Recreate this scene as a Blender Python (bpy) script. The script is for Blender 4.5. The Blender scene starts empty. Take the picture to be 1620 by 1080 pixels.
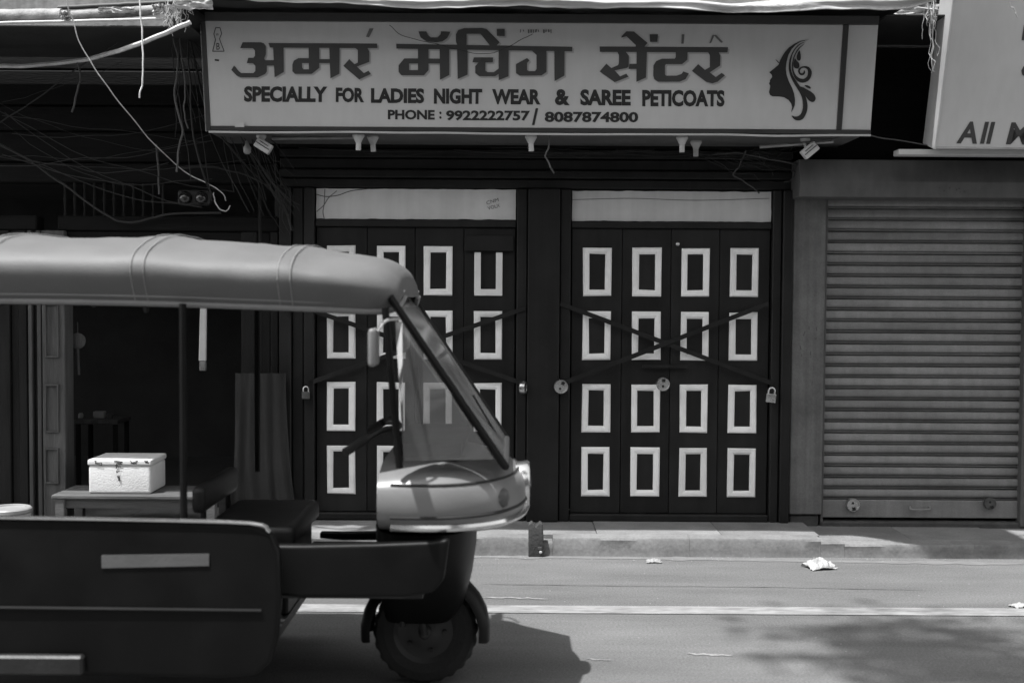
import bpy, bmesh, math, random
from mathutils import Matrix, Vector, noise as mnoise

random.seed(7)
R = math.radians
scene = bpy.context.scene
COL = scene.collection

# ------------------------------------------------------------------ camera
FPX = 1890.0                       # focal length in photograph pixels (1620 wide)
CAM = Vector((0.0, -7.56, 1.55))
PITCH, ROLL = math.atan(75 / FPX), R(0.35)
CAMROT = Matrix.Rotation(math.pi / 2 - PITCH, 4, 'X') @ Matrix.Rotation(ROLL, 4, 'Z')
cd = bpy.data.cameras.new('camera')
cd.sensor_width = 36.0
cd.lens = FPX / 1620 * 36
cd.clip_end = 400
cam = bpy.data.objects.new('camera', cd)
COL.objects.link(cam)
cam.matrix_world = Matrix.Translation(CAM) @ CAMROT
scene.camera = cam
cd.dof.use_dof = True            # focused on the doors
cd.dof.focus_distance = 7.45
cd.dof.aperture_fstop = 2.4

# ------------------------------------------------------------------ sky, sun, exposure
SUN_TO = Vector((-0.30, -0.238, 1.0)).normalized()      # towards the sun
world = bpy.data.worlds.new('World')
scene.world = world
world.use_nodes = True
wn = world.node_tree
for n in list(wn.nodes):
    wn.nodes.remove(n)
sky = wn.nodes.new('ShaderNodeTexSky')
sky.sky_type = 'NISHITA'
sky.sun_disc = False
sky.sun_elevation = math.asin(SUN_TO.z)
sky.sun_rotation = math.atan2(SUN_TO.x, SUN_TO.y)
bw = wn.nodes.new('ShaderNodeRGBToBW')                   # black and white photograph: neutral sky light
bg = wn.nodes.new('ShaderNodeBackground')
bg.inputs['Strength'].default_value = 0.15
wo = wn.nodes.new('ShaderNodeOutputWorld')
wn.links.new(sky.outputs[0], bw.inputs[0])
wn.links.new(bw.outputs[0], bg.inputs['Color'])
wn.links.new(bg.outputs[0], wo.inputs['Surface'])

sd = bpy.data.lights.new('sun', 'SUN')
sd.energy = 2.15
sd.angle = R(0.8)
sd.color = (1, 1, 1)
sun = bpy.data.objects.new('sun', sd)
COL.objects.link(sun)
sun.rotation_euler = (-SUN_TO).to_track_quat('-Z', 'Y').to_euler()
sun.location = (0, 0, 12)

scene.view_settings.view_transform = 'Standard'
scene.view_settings.look = 'None'
scene.view_settings.gamma = 1.0
scene.view_settings.exposure = 1.8
scene.view_settings.use_curve_mapping = False
scene.render.engine = 'CYCLES'
scene.cycles.use_denoising = True
scene.cycles.max_bounces = 8
scene.cycles.transparent_max_bounces = 12

# ------------------------------------------------------------------ pixel -> place helpers
def ray(px, py):
    return (CAMROT.to_3x3() @ Vector(((px - 810) / FPX, -(py - 540) / FPX, -1.0)))

def P(px, py, Y):                  # point on the plane y = Y
    d = ray(px, py)
    return CAM + d * ((Y - CAM.y) / d.y)

def G(px, py, z=0.0):              # point on the plane z
    d = ray(px, py)
    return CAM + d * ((z - CAM.z) / d.z)

def PP(px, py, o, n):              # point on a general plane
    d = ray(px, py)
    return CAM + d * ((o - CAM).dot(n) / d.dot(n))

def RECT(px0, py0, px1, py1, Y):   # upright rectangle on y = Y -> x0, x1, z0, z1
    a, b, c, d = P(px0, py0, Y), P(px1, py0, Y), P(px1, py1, Y), P(px0, py1, Y)
    return (a.x + d.x) / 2, (b.x + c.x) / 2, (c.z + d.z) / 2, (a.z + b.z) / 2

# ------------------------------------------------------------------ materials
MATS = {}
def mat(name, col, rough=0.6, metal=0.0, var=0.22, scale=5.0, bump=0.15, bscale=70.0,
        stretch=(1, 1, 1), streak=0.0, spec=0.4, rnd=0.12, speck=0.0):
    m = bpy.data.materials.new(name)
    m.use_nodes = True
    nt = m.node_tree
    N, L = nt.nodes, nt.links
    b = N['Principled BSDF']
    b.inputs['Roughness'].default_value = rough
    b.inputs['Metallic'].default_value = metal
    b.inputs['Specular IOR Level'].default_value = spec
    tc = N.new('ShaderNodeTexCoord')
    oi = N.new('ShaderNodeObjectInfo')
    mp = N.new('ShaderNodeMapping')
    mp.inputs['Scale'].default_value = stretch
    vm = N.new('ShaderNodeVectorMath'); vm.operation = 'MULTIPLY_ADD'
    vm.inputs[1].default_value = (1, 1, 1)
    sc = N.new('ShaderNodeVectorMath'); sc.operation = 'SCALE'
    sc.inputs[0].default_value = (13.1, 7.7, 3.3)
    L.new(oi.outputs['Random'], sc.inputs['Scale'])
    L.new(tc.outputs['Object'], vm.inputs[0])
    L.new(sc.outputs[0], vm.inputs[2])
    L.new(vm.outputs[0], mp.inputs['Vector'])
    n1 = N.new('ShaderNodeTexNoise'); n1.inputs['Scale'].default_value = scale
    n1.inputs['Detail'].default_value = 7; n1.inputs['Roughness'].default_value = 0.62
    n2 = N.new('ShaderNodeTexNoise'); n2.inputs['Scale'].default_value = bscale
    n2.inputs['Detail'].default_value = 4
    L.new(mp.outputs[0], n1.inputs['Vector']); L.new(mp.outputs[0], n2.inputs['Vector'])
    mr = N.new('ShaderNodeMapRange')
    mr.inputs['From Min'].default_value = 0.28; mr.inputs['From Max'].default_value = 0.72
    mr.inputs['To Min'].default_value = 1 - var; mr.inputs['To Max'].default_value = 1 + var
    L.new(n1.outputs['Fac'], mr.inputs['Value'])
    last = mr.outputs[0]
    def mul(a, sock):
        x = N.new('ShaderNodeMath'); x.operation = 'MULTIPLY'
        L.new(a, x.inputs[0]); L.new(sock, x.inputs[1]); return x.outputs[0]
    if rnd:
        r2 = N.new('ShaderNodeMapRange')
        r2.inputs['To Min'].default_value = 1 - rnd; r2.inputs['To Max'].default_value = 1 + rnd
        L.new(oi.outputs['Random'], r2.inputs['Value'])
        last = mul(last, r2.outputs[0])
    if streak:                      # run-off streaks, long in z
        m3 = N.new('ShaderNodeMapping'); m3.inputs['Scale'].default_value = (22, 22, 0.9)
        L.new(vm.outputs[0], m3.inputs['Vector'])
        n3 = N.new('ShaderNodeTexNoise'); n3.inputs['Scale'].default_value = 1.0; n3.inputs['Detail'].default_value = 5
        L.new(m3.outputs[0], n3.inputs['Vector'])
        r3 = N.new('ShaderNodeMapRange')
        r3.inputs['From Min'].default_value = 0.35; r3.inputs['From Max'].default_value = 0.7
        r3.inputs['To Min'].default_value = 1.0; r3.inputs['To Max'].default_value = 1 - streak
        L.new(n3.outputs['Fac'], r3.inputs['Value'])
        last = mul(last, r3.outputs[0])
    if speck:
        n4 = N.new('ShaderNodeTexNoise'); n4.inputs['Scale'].default_value = bscale * 1.7; n4.inputs['Detail'].default_value = 2
        L.new(vm.outputs[0], n4.inputs['Vector'])
        r4 = N.new('ShaderNodeMapRange')
        r4.inputs['From Min'].default_value = 0.3; r4.inputs['From Max'].default_value = 0.7
        r4.inputs['To Min'].default_value = 1 - speck; r4.inputs['To Max'].default_value = 1 + speck
        L.new(n4.outputs['Fac'], r4.inputs['Value'])
        last = mul(last, r4.outputs[0])
    cm = N.new('ShaderNodeMath'); cm.operation = 'MULTIPLY'; cm.inputs[1].default_value = col
    L.new(last, cm.inputs[0])
    cl = N.new('ShaderNodeClamp'); cl.inputs['Max'].default_value = 0.86
    L.new(cm.outputs[0], cl.inputs['Value'])
    L.new(cl.outputs[0], b.inputs['Base Color'])
    rr = N.new('ShaderNodeMapRange')
    rr.inputs['To Min'].default_value = max(0.03, rough - 0.12); rr.inputs['To Max'].default_value = min(1, rough + 0.12)
    L.new(n1.outputs['Fac'], rr.inputs['Value']); L.new(rr.outputs[0], b.inputs['Roughness'])
    if bump:
        bp = N.new('ShaderNodeBump'); bp.inputs['Strength'].default_value = bump
        bp.inputs['Distance'].default_value = 0.01
        L.new(n2.outputs['Fac'], bp.inputs['Height'])
        L.new(bp.outputs[0], b.inputs['Normal'])
    MATS[name] = m
    return m

mat('black_paint', 0.017, 0.5, var=0.3, scale=3, bump=0.12, bscale=40, streak=0.25, spec=0.18)
mat('white_paint', 0.82, 0.5, var=0.12, scale=9, bump=0.12, bscale=90, streak=0.03)
mat('transom', 0.54, 0.7, var=0.12, scale=3, bump=0.1, bscale=40, streak=0.08)
mat('sign_face', 0.50, 0.42, var=0.06, scale=2.2, bump=0.02, bscale=12, streak=0.05, rnd=0.03)
mat('sign_frame', 0.030, 0.5, var=0.2)
mat('letter_dark', 0.045, 0.5, var=0.15, scale=6, bump=0, rnd=0)
mat('letter_black', 0.018, 0.5, var=0.12, scale=6, bump=0, rnd=0)
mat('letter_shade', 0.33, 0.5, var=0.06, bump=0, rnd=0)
mat('letter_faint', 0.12, 0.6, var=0.2, bump=0, rnd=0)
mat('zinc', 0.30, 0.45, 0.5, var=0.25, scale=8, bump=0.1)
mat('lamp_white', 0.46, 0.4, var=0.1, bump=0.03)
mat('shutter', 0.20, 0.62, 0.05, streak=0.18, var=0.3, scale=3.5, bump=0.12, bscale=60, stretch=(0.35, 1, 1), rnd=0.13, speck=0.08)
mat('grey_plaster', 0.12, 0.8, var=0.32, scale=5, bump=0.3, bscale=50, streak=0.3, speck=0.08)
mat('hood_metal', 0.10, 0.6, 0.1, var=0.2, scale=4, bump=0.12, streak=0.15)
mat('upper_plaster', 0.20, 0.85, var=0.3, scale=1.6, bump=0.3, bscale=30, streak=0.3)
mat('old_wood', 0.075, 0.75, spec=0.2, var=0.45, scale=3, bump=0.35, bscale=30, stretch=(6, 6, 0.6))
mat('dark_wood', 0.016, 0.8, spec=0.12, var=0.35, scale=3, bump=0.3, bscale=30, stretch=(6, 6, 0.6))
mat('dark_wood_flat', 0.008, 0.8, spec=0.12, var=0.35, scale=3, bump=0.3, bscale=30, stretch=(0.6, 6, 6))
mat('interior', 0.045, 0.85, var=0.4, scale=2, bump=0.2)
mat('bench_wood', 0.085, 0.75, var=0.4, scale=4, bump=0.4, bscale=40, stretch=(0.5, 5, 5))
mat('foam', 0.57, 0.8, var=0.1, scale=7, bump=0.35, bscale=120)
mat('ink', 0.03, 0.7, var=0.1, bump=0, rnd=0)
mat('plastic_tub', 0.30, 0.4, var=0.15, bump=0.05)
mat('wire_light', 0.52, 0.55, var=0.25, scale=20, bump=0.05)
mat('wire_mid', 0.065, 0.6, var=0.25, scale=20, bump=0.05)
mat('wire_dark', 0.02, 0.6, var=0.25, scale=20, bump=0.05)
mat('tarp_white', 0.40, 0.6, var=0.35, scale=6, bump=0.6, bscale=30, stretch=(0.4, 3, 3))
mat('tarp_dark', 0.025, 0.7, var=0.3, scale=3, bump=0.3)
mat('pipe_rust', 0.22, 0.75, 0.1, var=0.5, scale=12, bump=0.4, bscale=60)
mat('pavement', 0.17, 0.9, var=0.25, scale=4, bump=0.25, bscale=60, speck=0.12, rnd=0.1)
mat('kerb', 0.165, 0.92, var=0.32, scale=4, bump=0.22, bscale=35, speck=0.12)
mat('stone_dark', 0.05, 0.8, var=0.4, scale=8, bump=0.4)
mat('iron', 0.022, 0.5, 0.3, var=0.3, scale=10, bump=0.15)
mat('lock_metal', 0.55, 0.28, 0.9, var=0.2, scale=20, bump=0.05)
mat('lock_rust', 0.10, 0.6, 0.5, var=0.4, scale=20, bump=0.2)
mat('paper', 0.34, 0.8, var=0.06, bump=0.1)
mat('debris', 0.30, 0.9, var=0.4, bump=0.2, rnd=0.4)
mat('cloth_dark', 0.022, 0.85, var=0.3, scale=4, bump=0.25, bscale=120)
# rickshaw
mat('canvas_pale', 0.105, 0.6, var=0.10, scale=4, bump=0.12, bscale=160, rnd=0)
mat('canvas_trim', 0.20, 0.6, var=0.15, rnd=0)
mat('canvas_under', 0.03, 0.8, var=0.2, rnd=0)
mat('body_black', 0.005, 0.45, var=0.4, scale=4, bump=0.22, bscale=4.5, spec=0.15, rnd=0)
mat('body_pale', 0.16, 0.35, var=0.08, scale=5, bump=0.02, spec=0.5, rnd=0)
mat('rubber', 0.018, 0.85, var=0.3, bump=0.3)
mat('chrome', 0.62, 0.18, 0.95, var=0.1, bump=0.02)
mat('rim_grey', 0.05, 0.6, 0.3, var=0.2)
mat('seat_vinyl', 0.014, 0.45, var=0.2, bump=0.2, bscale=150)
mat('sticker', 0.10, 0.5, var=0.15)
mat('step_metal', 0.03, 0.5, 0.4, var=0.25)
mat('bark', 0.12, 0.9, var=0.4, scale=6, bump=0.6)
mat('leaf', 0.07, 0.55, var=0.3, scale=9, bump=0.1)

def glass_mat(name, refl=0.06, tint=0.92):
    m = bpy.data.materials.new(name); m.use_nodes = True
    nt = m.node_tree; N, L = nt.nodes, nt.links
    N.remove(N['Principled BSDF'])
    t = N.new('ShaderNodeBsdfTransparent'); t.inputs[0].default_value = (tint, tint, tint, 1)
    g = N.new('ShaderNodeBsdfGlossy'); g.inputs['Roughness'].default_value = 0.08
    d = N.new('ShaderNodeBsdfDiffuse'); d.inputs[0].default_value = (.5, .5, .5, 1)
    f = N.new('ShaderNodeFresnel'); f.inputs['IOR'].default_value = 1.5
    a = N.new('ShaderNodeMath'); a.operation = 'ADD'; a.inputs[1].default_value = refl; a.use_clamp = True
    mx = N.new('ShaderNodeMixShader'); mx2 = N.new('ShaderNodeMixShader')
    no = N.new('ShaderNodeTexNoise'); no.inputs['Scale'].default_value = 4; no.inputs['Detail'].default_value = 6
    tc = N.new('ShaderNodeTexCoord'); L.new(tc.outputs['Object'], no.inputs['Vector'])
    mr = N.new('ShaderNodeMapRange'); mr.inputs['From Min'].default_value = .3; mr.inputs['From Max'].default_value = .75
    mr.inputs['To Min'].default_value = .05; mr.inputs['To Max'].default_value = .17       # dust film
    L.new(no.outputs['Fac'], mr.inputs['Value'])
    L.new(f.outputs[0], a.inputs[0]); L.new(a.outputs[0], mx.inputs[0])
    L.new(t.outputs[0], mx.inputs[1]); L.new(g.outputs[0], mx.inputs[2])
    L.new(mr.outputs[0], mx2.inputs[0]); L.new(mx.outputs[0], mx2.inputs[1]); L.new(d.outputs[0], mx2.inputs[2])
    L.new(mx2.outputs[0], N['Material Output'].inputs['Surface'])
    MATS[name] = m
glass_mat('glass')

def dark_glass():
    m = mat('dark_glass', 0.02, 0.08, var=0.05, bump=0, spec=0.8)
dark_glass()

def road_material():
    m = bpy.data.materials.new('asphalt'); m.use_nodes = True
    nt = m.node_tree; N, L = nt.nodes, nt.links
    b = N['Principled BSDF']; b.inputs['Roughness'].default_value = 0.9
    b.inputs['Specular IOR Level'].default_value = 0.2
    tc = N.new('ShaderNodeTexCoord')
    def nz(scale, det, stretch):
        mp = N.new('ShaderNodeMapping'); mp.inputs['Scale'].default_value = stretch
        L.new(tc.outputs['Object'], mp.inputs['Vector'])
        n = N.new('ShaderNodeTexNoise'); n.inputs['Scale'].default_value = scale; n.inputs['Detail'].default_value = det
        n.inputs['Roughness'].default_value = 0.6
        L.new(mp.outputs[0], n.inputs['Vector']); return n
    def rng(n, lo, hi, a=0.3, c=0.7):
        r = N.new('ShaderNodeMapRange'); r.inputs['From Min'].default_value = a; r.inputs['From Max'].default_value = c
        r.inputs['To Min'].default_value = lo; r.inputs['To Max'].default_value = hi
        L.new(n.outputs['Fac'], r.inputs['Value']); return r.outputs[0]
    def mul(x, y):
        q = N.new('ShaderNodeMath'); q.operation = 'MULTIPLY'; L.new(x, q.inputs[0]); L.new(y, q.inputs[1]); return q.outputs[0]
    v = rng(nz(0.9, 5, (0.5, 1, 1)), 0.80, 1.20)
    v = mul(v, rng(nz(3.0, 6, (0.22, 1.6, 1)), 0.86, 1.14))         # dust drawn out along the traffic
    v = mul(v, rng(nz(95, 2, (1, 1, 1)), 0.76, 1.24))
    v = mul(v, rng(nz(300, 1, (1, 1, 1)), 0.88, 1.12))
    c = N.new('ShaderNodeMath'); c.operation = 'MULTIPLY'; c.inputs[1].default_value = 0.122
    L.new(v, c.inputs[0]); L.new(c.outputs[0], b.inputs['Base Color'])
    bp = N.new('ShaderNodeBump'); bp.inputs['Strength'].default_value = 0.5; bp.inputs['Distance'].default_value = 0.006
    L.new(nz(130, 4, (1, 1, 1)).outputs['Fac'], bp.inputs['Height']); L.new(bp.outputs[0], b.inputs['Normal'])
    MATS['asphalt'] = m
    # worn paint: same asphalt showing through
    m2 = bpy.data.materials.new('worn_line'); m2.use_nodes = True
    nt = m2.node_tree; N, L = nt.nodes, nt.links
    b = N['Principled BSDF']; b.inputs['Roughness'].default_value = 0.8
    tc = N.new('ShaderNodeTexCoord')
    n = N.new('ShaderNodeTexNoise'); n.inputs['Scale'].default_value = 16; n.inputs['Detail'].default_value = 8
    n.inputs['Roughness'].default_value = 0.7
    mp = N.new('ShaderNodeMapping'); mp.inputs['Scale'].default_value = (0.3, 1, 1)
    L.new(tc.outputs['Object'], mp.inputs['Vector']); L.new(mp.outputs[0], n.inputs['Vector'])
    r = N.new('ShaderNodeMapRange'); r.inputs['From Min'].default_value = .35; r.inputs['From Max'].default_value = .62
    r.inputs['To Min'].default_value = .13; r.inputs['To Max'].default_value = .28
    L.new(n.outputs['Fac'], r.inputs['Value']); L.new(r.outputs[0], b.inputs['Base Color'])
    MATS['worn_line'] = m2
road_material()

# ------------------------------------------------------------------ object helpers
W = {}                              # world matrix of every object made
def T(v): return Matrix.Translation(Vector(v))

def tag(o, label=None, cat=None, group=None, kind=None):
    if label: o['label'] = label
    if cat: o['category'] = cat
    if group: o['group'] = group
    if kind: o['kind'] = kind
    return o

def empty(name, loc, label, cat, group=None, rot=None):
    o = bpy.data.objects.new(name, None)
    o.empty_display_size = 0.1
    m = T(loc) @ (rot if rot is not None else Matrix.Identity(4))
    o.matrix_basis = m; W[o] = m
    COL.objects.link(o)
    return tag(o, label, cat, group)

def place(o, parent, world):
    W[o] = world
    COL.objects.link(o)
    if parent is not None:
        o.parent = parent
        o.matrix_basis = W[parent].inverted() @ world
    else:
        o.matrix_basis = world
    return o

def link(name, verts, faces, material, parent=None, smooth=False, bevel=0.0, segs=1, origin=None):
    vs = [Vector(v) for v in verts]
    lo = Vector((min(v.x for v in vs), min(v.y for v in vs), min(v.z for v in vs)))
    hi = Vector((max(v.x for v in vs), max(v.y for v in vs), max(v.z for v in vs)))
    c = Vector(((lo.x + hi.x) / 2, (lo.y + hi.y) / 2, lo.z)) if origin is None else Vector(origin)
    me = bpy.data.meshes.new(name)
    me.from_pydata([tuple(v - c) for v in vs], [], faces)
    bm = bmesh.new(); bm.from_mesh(me)
    bmesh.ops.recalc_face_normals(bm, faces=bm.faces)
    if bevel:
        es = [e for e in bm.edges if len(e.link_faces) == 2 and e.calc_face_angle(0) > 0.5]
        bmesh.ops.bevel(bm, geom=es, offset=bevel, offset_type='OFFSET', segments=segs, profile=0.6, affect='EDGES', clamp_overlap=True)
    if smooth:
        for f in bm.faces: f.smooth = True
        if smooth != 'all':
            for e in bm.edges:
                if len(e.link_faces) == 2 and e.calc_face_angle(0) > 0.7: e.smooth = False
    bm.to_mesh(me); bm.free()
    me.materials.append(MATS[material] if isinstance(material, str) else material)
    o = bpy.data.objects.new(name, me)
    return place(o, parent, T(c))

def inst(src, name, parent, world):
    o = bpy.data.objects.new(name, src.data)
    return place(o, parent, world)

class MB:
    def __init__(s): s.v = []; s.f = []
    def add(s, vs, fs):
        n = len(s.v); s.v += [Vector(v) for v in vs]; s.f += [tuple(i + n for i in f) for f in fs]; return s
    def box(s, x0, x1, y0, y1, z0, z1):
        vs = [(x0, y0, z0), (x1, y0, z0), (x1, y1, z0), (x0, y1, z0), (x0, y0, z1), (x1, y0, z1), (x1, y1, z1), (x0, y1, z1)]
        return s.add(vs, [(0, 3, 2, 1), (4, 5, 6, 7), (0, 1, 5, 4), (1, 2, 6, 5), (2, 3, 7, 6), (3, 0, 4, 7)])
    def prism(s, pts, vec):          # planar outline swept by vec
        n = len(pts); vec = Vector(vec)
        vs = [Vector(p) for p in pts] + [Vector(p) + vec for p in pts]
        fs = [tuple(range(n)), tuple(range(2 * n - 1, n - 1, -1))]
        fs += [(i, (i + 1) % n, n + (i + 1) % n, n + i) for i in range(n)]
        return s.add(vs, fs)
    def tube(s, pts, r, n=8, caps=True, r2=None):
        pts = [Vector(p) for p in pts]; k = len(pts)
        t0 = (pts[1] - pts[0]).normalized()
        up = Vector((0, 0, 1)) if abs(t0.z) < 0.9 else Vector((1, 0, 0))
        nrm = t0.cross(up).normalized()
        base = len(s.v)
        for i, p in enumerate(pts):
            if i == 0: t = t0
            elif i == k - 1: t = (pts[i] - pts[i - 1]).normalized()
            else: t = ((pts[i + 1] - p).normalized() + (p - pts[i - 1]).normalized()).normalized()
            nrm = (nrm - t * nrm.dot(t))
            nrm = nrm.normalized() if nrm.length > 1e-6 else t.orthogonal().normalized()
            b = t.cross(nrm)
            rr = r if r2 is None else r + (r2 - r) * i / (k - 1)
            for j in range(n):
                a = 2 * math.pi * j / n
                s.v.append(p + (nrm * math.cos(a) + b * math.sin(a)) * rr)
        for i in range(k - 1):
            for j in range(n):
                s.f.append((base + i * n + j, base + i * n + (j + 1) % n, base + (i + 1) * n + (j + 1) % n, base + (i + 1) * n + j))
        if caps:
            s.f.append(tuple(base + j for j in range(n - 1, -1, -1)))
            s.f.append(tuple(base + (k - 1) * n + j for j in range(n)))
        return s
    def lathe(s, prof, c, axis='z', n=24):
        c = Vector(c); base = len(s.v); k = len(prof)
        for (r, h) in prof:
            for j in range(n):
                a = 2 * math.pi * j / n
                u, v = r * math.cos(a), r * math.sin(a)
                s.v.append(c + (Vector((u, v, h)) if axis == 'z' else Vector((u, h, v)) if axis == 'y' else Vector((h, u, v))))
        for i in range(k - 1):
            for j in range(n):
                s.f.append((base + i * n + j, base + i * n + (j + 1) % n, base + (i + 1) * n + (j + 1) % n, base + (i + 1) * n + j))
        s.f.append(tuple(base + j for j in range(n))); s.f.append(tuple(base + (k - 1) * n + j for j in range(n)))
        return s
    def grid(s, rows, close=False):
        base = len(s.v); n = len(rows[0])
        for r in rows: s.v += [Vector(p) for p in r]
        for i in range(len(rows) - 1):
            for j in range(n - (0 if close else 1)):
                s.f.append((base + i * n + j, base + i * n + (j + 1) % n, base + (i + 1) * n + (j + 1) % n, base + (i + 1) * n + j))
        return s
    def build(s, name, material, parent=None, **k):
        return link(name, s.v, s.f, material, parent, **k)

def box(name, x0, x1, y0, y1, z0, z1, material, parent=None, bevel=0.004, **k):
    return MB().box(x0, x1, y0, y1, z0, z1).build(name, material, parent, bevel=bevel, **k)

def spline(pts, sub=6):              # Catmull-Rom through the points
    pts = [Vector(p) for p in pts]
    if len(pts) < 3:
        return [pts[0].lerp(pts[-1], i / sub) for i in range(sub + 1)]
    q = [pts[0] * 2 - pts[1]] + pts + [pts[-1] * 2 - pts[-2]]
    out = []
    for i in range(1, len(q) - 2):
        a, b, c, d = q[i - 1], q[i], q[i + 1], q[i + 2]
        for t in [k / sub for k in range(sub)]:
            out.append(0.5 * ((2 * b) + (c - a) * t + (2 * a - 5 * b + 4 * c - d) * t * t + (3 * b - a - 3 * c + d) * t ** 3))
    out.append(pts[-1])
    return out

def smooth2d(pts, sub=3):            # closed smooth outline
    n = len(pts); out = []
    for i in range(n):
        a, b, c, d = [Vector(pts[(i + k) % n]) for k in (-1, 0, 1, 2)]
        for t in [k / sub for k in range(sub)]:
            out.append(0.5 * ((2 * b) + (c - a) * t + (2 * a - 5 * b + 4 * c - d) * t * t + (3 * b - a - 3 * c + d) * t ** 3))
    return out

# ================================================================== THE SETTING
ROADZ, PAVZ, KERBY = 0.0, 0.11, -0.53
gx = 40.0
road = tag(MB().add([(-gx, -30, 0), (gx, -30, 0), (gx, KERBY + 0.05, 0), (-gx, KERBY + 0.05, 0)], [(0, 1, 2, 3)]).build('road', 'asphalt', origin=(0, 0, 0)), kind='structure')
tag(MB().add([(-gx, KERBY, -0.02), (gx, KERBY, -0.02), (gx, 40, -0.02), (-gx, 40, -0.02)], [(0, 1, 2, 3)]).build('ground', 'kerb', origin=(0, 0, 0)), kind='structure')
# painted edge line
l0, l1 = G(800, 962.5, 0), G(1600, 970, 0)
ly = (l0.y + l1.y) / 2
lm = MB()
N_ = 160
rows = [[], []]
for i in range(N_ + 1):
    x = -9 + 18 * i / N_
    rows[0].append((x, ly + 0.07 + 0.003 * mnoise.noise((x * 9, 0, 0)), 0.004))
    rows[1].append((x, ly - 0.07 + 0.003 * mnoise.noise((x * 9, 5, 0)), 0.004))
tag(lm.grid(rows).build('painted_edge_line', 'worn_line', origin=(0, 0, 0.004)), kind='structure')

def ground_strip(name, pts, w, m, seed, z=0.003, taper=True):
    pts = [G(a, b, 0) for a, b in pts]
    q = []
    for a, b in zip(pts[:-1], pts[1:]):
        q += [a.lerp(b, k / 24) for k in range(24)]
    q.append(pts[-1]); n = len(q); L_, R_ = [], []
    for i, p in enumerate(q):
        ww = w * (.35 + .9 * abs(mnoise.noise((i * .21, seed, 0)))) * (min(1, i / 5, (n - 1 - i) / 5) if taper else 1) + .0005
        dy = .012 * mnoise.noise((i * .16, seed, 5)) + .005 * mnoise.noise((i * .7, seed, 5))
        L_.append((p.x, p.y + dy + ww, z)); R_.append((p.x, p.y + dy - ww, z))
    MB().grid([L_, R_]).build(name, m, road)
mat('tar', 0.075, 0.9, var=0.3, bump=0.2); mat('chalk', 0.20, 0.9, var=0.3, scale=14, bump=0.1); mat('road_dust', 0.155, 0.95, var=0.2, scale=9, bump=0.1)
ground_strip('road_seam', [(760, 924), (1000, 927), (1230, 929), (1480, 934)], .006, 'tar', 1)
ground_strip('road_scuff', [(760, 945), (830, 946), (868, 948)], .018, 'chalk', 2)
ground_strip('road_scuff', [(1085, 1034), (1130, 1036), (1160, 1037)], .02, 'chalk', 3)
ground_strip('road_scuff', [(925, 1042), (970, 1045)], .012, 'chalk', 4)
ground_strip('dust_drift', [(620, 880), (860, 881), (1100, 884), (1330, 888), (1640, 892)], .06, 'road_dust', 5, .002)
# pavement: bed, slabs and kerb stones
pav = tag(box('pavement', -9, 9, KERBY + 0.15, 0.45, -0.01, PAVZ - 0.045, 'kerb', bevel=0), kind='structure')
W[pav] = pav.matrix_basis.copy()
xs = [-9.0]
seam_px = [(-9, None)]
edges = [-6.6, -5.4, -4.3, -3.25, -2.45, -1.55, -0.62, 0.12, 0.52, 1.27, 1.86, 2.42, 2.98, 3.6, 4.6, 5.7, 7.2]
for a, b in zip(edges[:-1], edges[1:]):
    dz = random.uniform(-0.004, 0.004) - (0.028 if a >= 1.8 else 0)
    dy = random.uniform(-0.006, 0.006)
    # a slab, edge slightly chipped
    v = []
    n = 7
    top = [(a + 0.0015 + (b - a - 0.003) * i / n, KERBY + 0.12 + dy) for i in range(n + 1)]
    poly = [Vector((x, y, 0)) for x, y in top] + [Vector((b - 0.0015, 0.42, 0)), Vector((a + 0.0015, 0.42, 0))]
    MB().prism([p + Vector((0, 0, PAVZ - 0.06 + dz)) for p in poly], (0, 0, 0.06)).build('slab', 'pavement', pav, bevel=0.002)
ke = [-6.6, -5.75, -4.9, -4.05, -3.2, -2.35, -1.5, -0.68, 0.11, 0.25, 1.06, 1.84, 1.98, 2.75, 3.5, 4.3, 5.1, 5.9]
for a, b in zip(ke[:-1], ke[1:]):
    low = 0.028 if a > 1.9 else 0.014 if a > 1.8 else 0
    if 0.1 < a < 0.2: low = 0.03
    n = max(3, int((b - a) / .05))
    rows = []
    for i in range(n + 1):
        x = a + 0.0006 + (b - a - 0.0012) * i / n
        w1, w2, w3 = (mnoise.noise((x * 2.3, k_, 2)) + .5 * mnoise.noise((x * 9, k_, 4)) for k_ in (1, 5, 9))
        t_ = PAVZ - low
        f_ = KERBY + .007 * w1
        rows.append([(x, KERBY + .112, -.01), (x, f_ - .002, -.01), (x, f_ + .006 + .004 * w2, .035), (x, f_ + .002, t_ - .014 + .006 * w3),
                     (x, f_ + .010 + .004 * w2, t_ - .002 + .005 * w3), (x, KERBY + .06, t_ + .001 + .004 * w3), (x, KERBY + .112, t_ + .002)])
    kb = MB().grid(rows, close=True)
    kb.f.append(tuple(range(7))); kb.f.append(tuple(len(kb.v) - 7 + k for k in range(7)))
    kb.build('kerb_stone', 'kerb', pav, smooth=True)

# ================================================================== CENTRAL SHOP
shop = empty('shop_building', (0.14, 0.1, PAVZ), 'black wooden shop front with two padlocked panelled doors under the long signboard', 'building')
X0, X1 = P(443, 500, 0).x, P(1250, 500, 0).x
XL0, XL1 = P(499, 500, 0).x, P(816, 500, 0).x
XR0, XR1 = P(903, 500, 0).x, P(1219, 500, 0).x
ZT1, ZT0 = P(810, 301, 0).z, P(810, 349, 0).z      # transom board
ZD0 = P(1060, 812, 0).z
ZD1 = P(1060, 362, 0).z
# upper wall
box('upper_wall', X0 - 0.12, X1 + 0.02, 0.02, 0.4, 3.25, 6.2, 'upper_plaster', shop)
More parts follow.
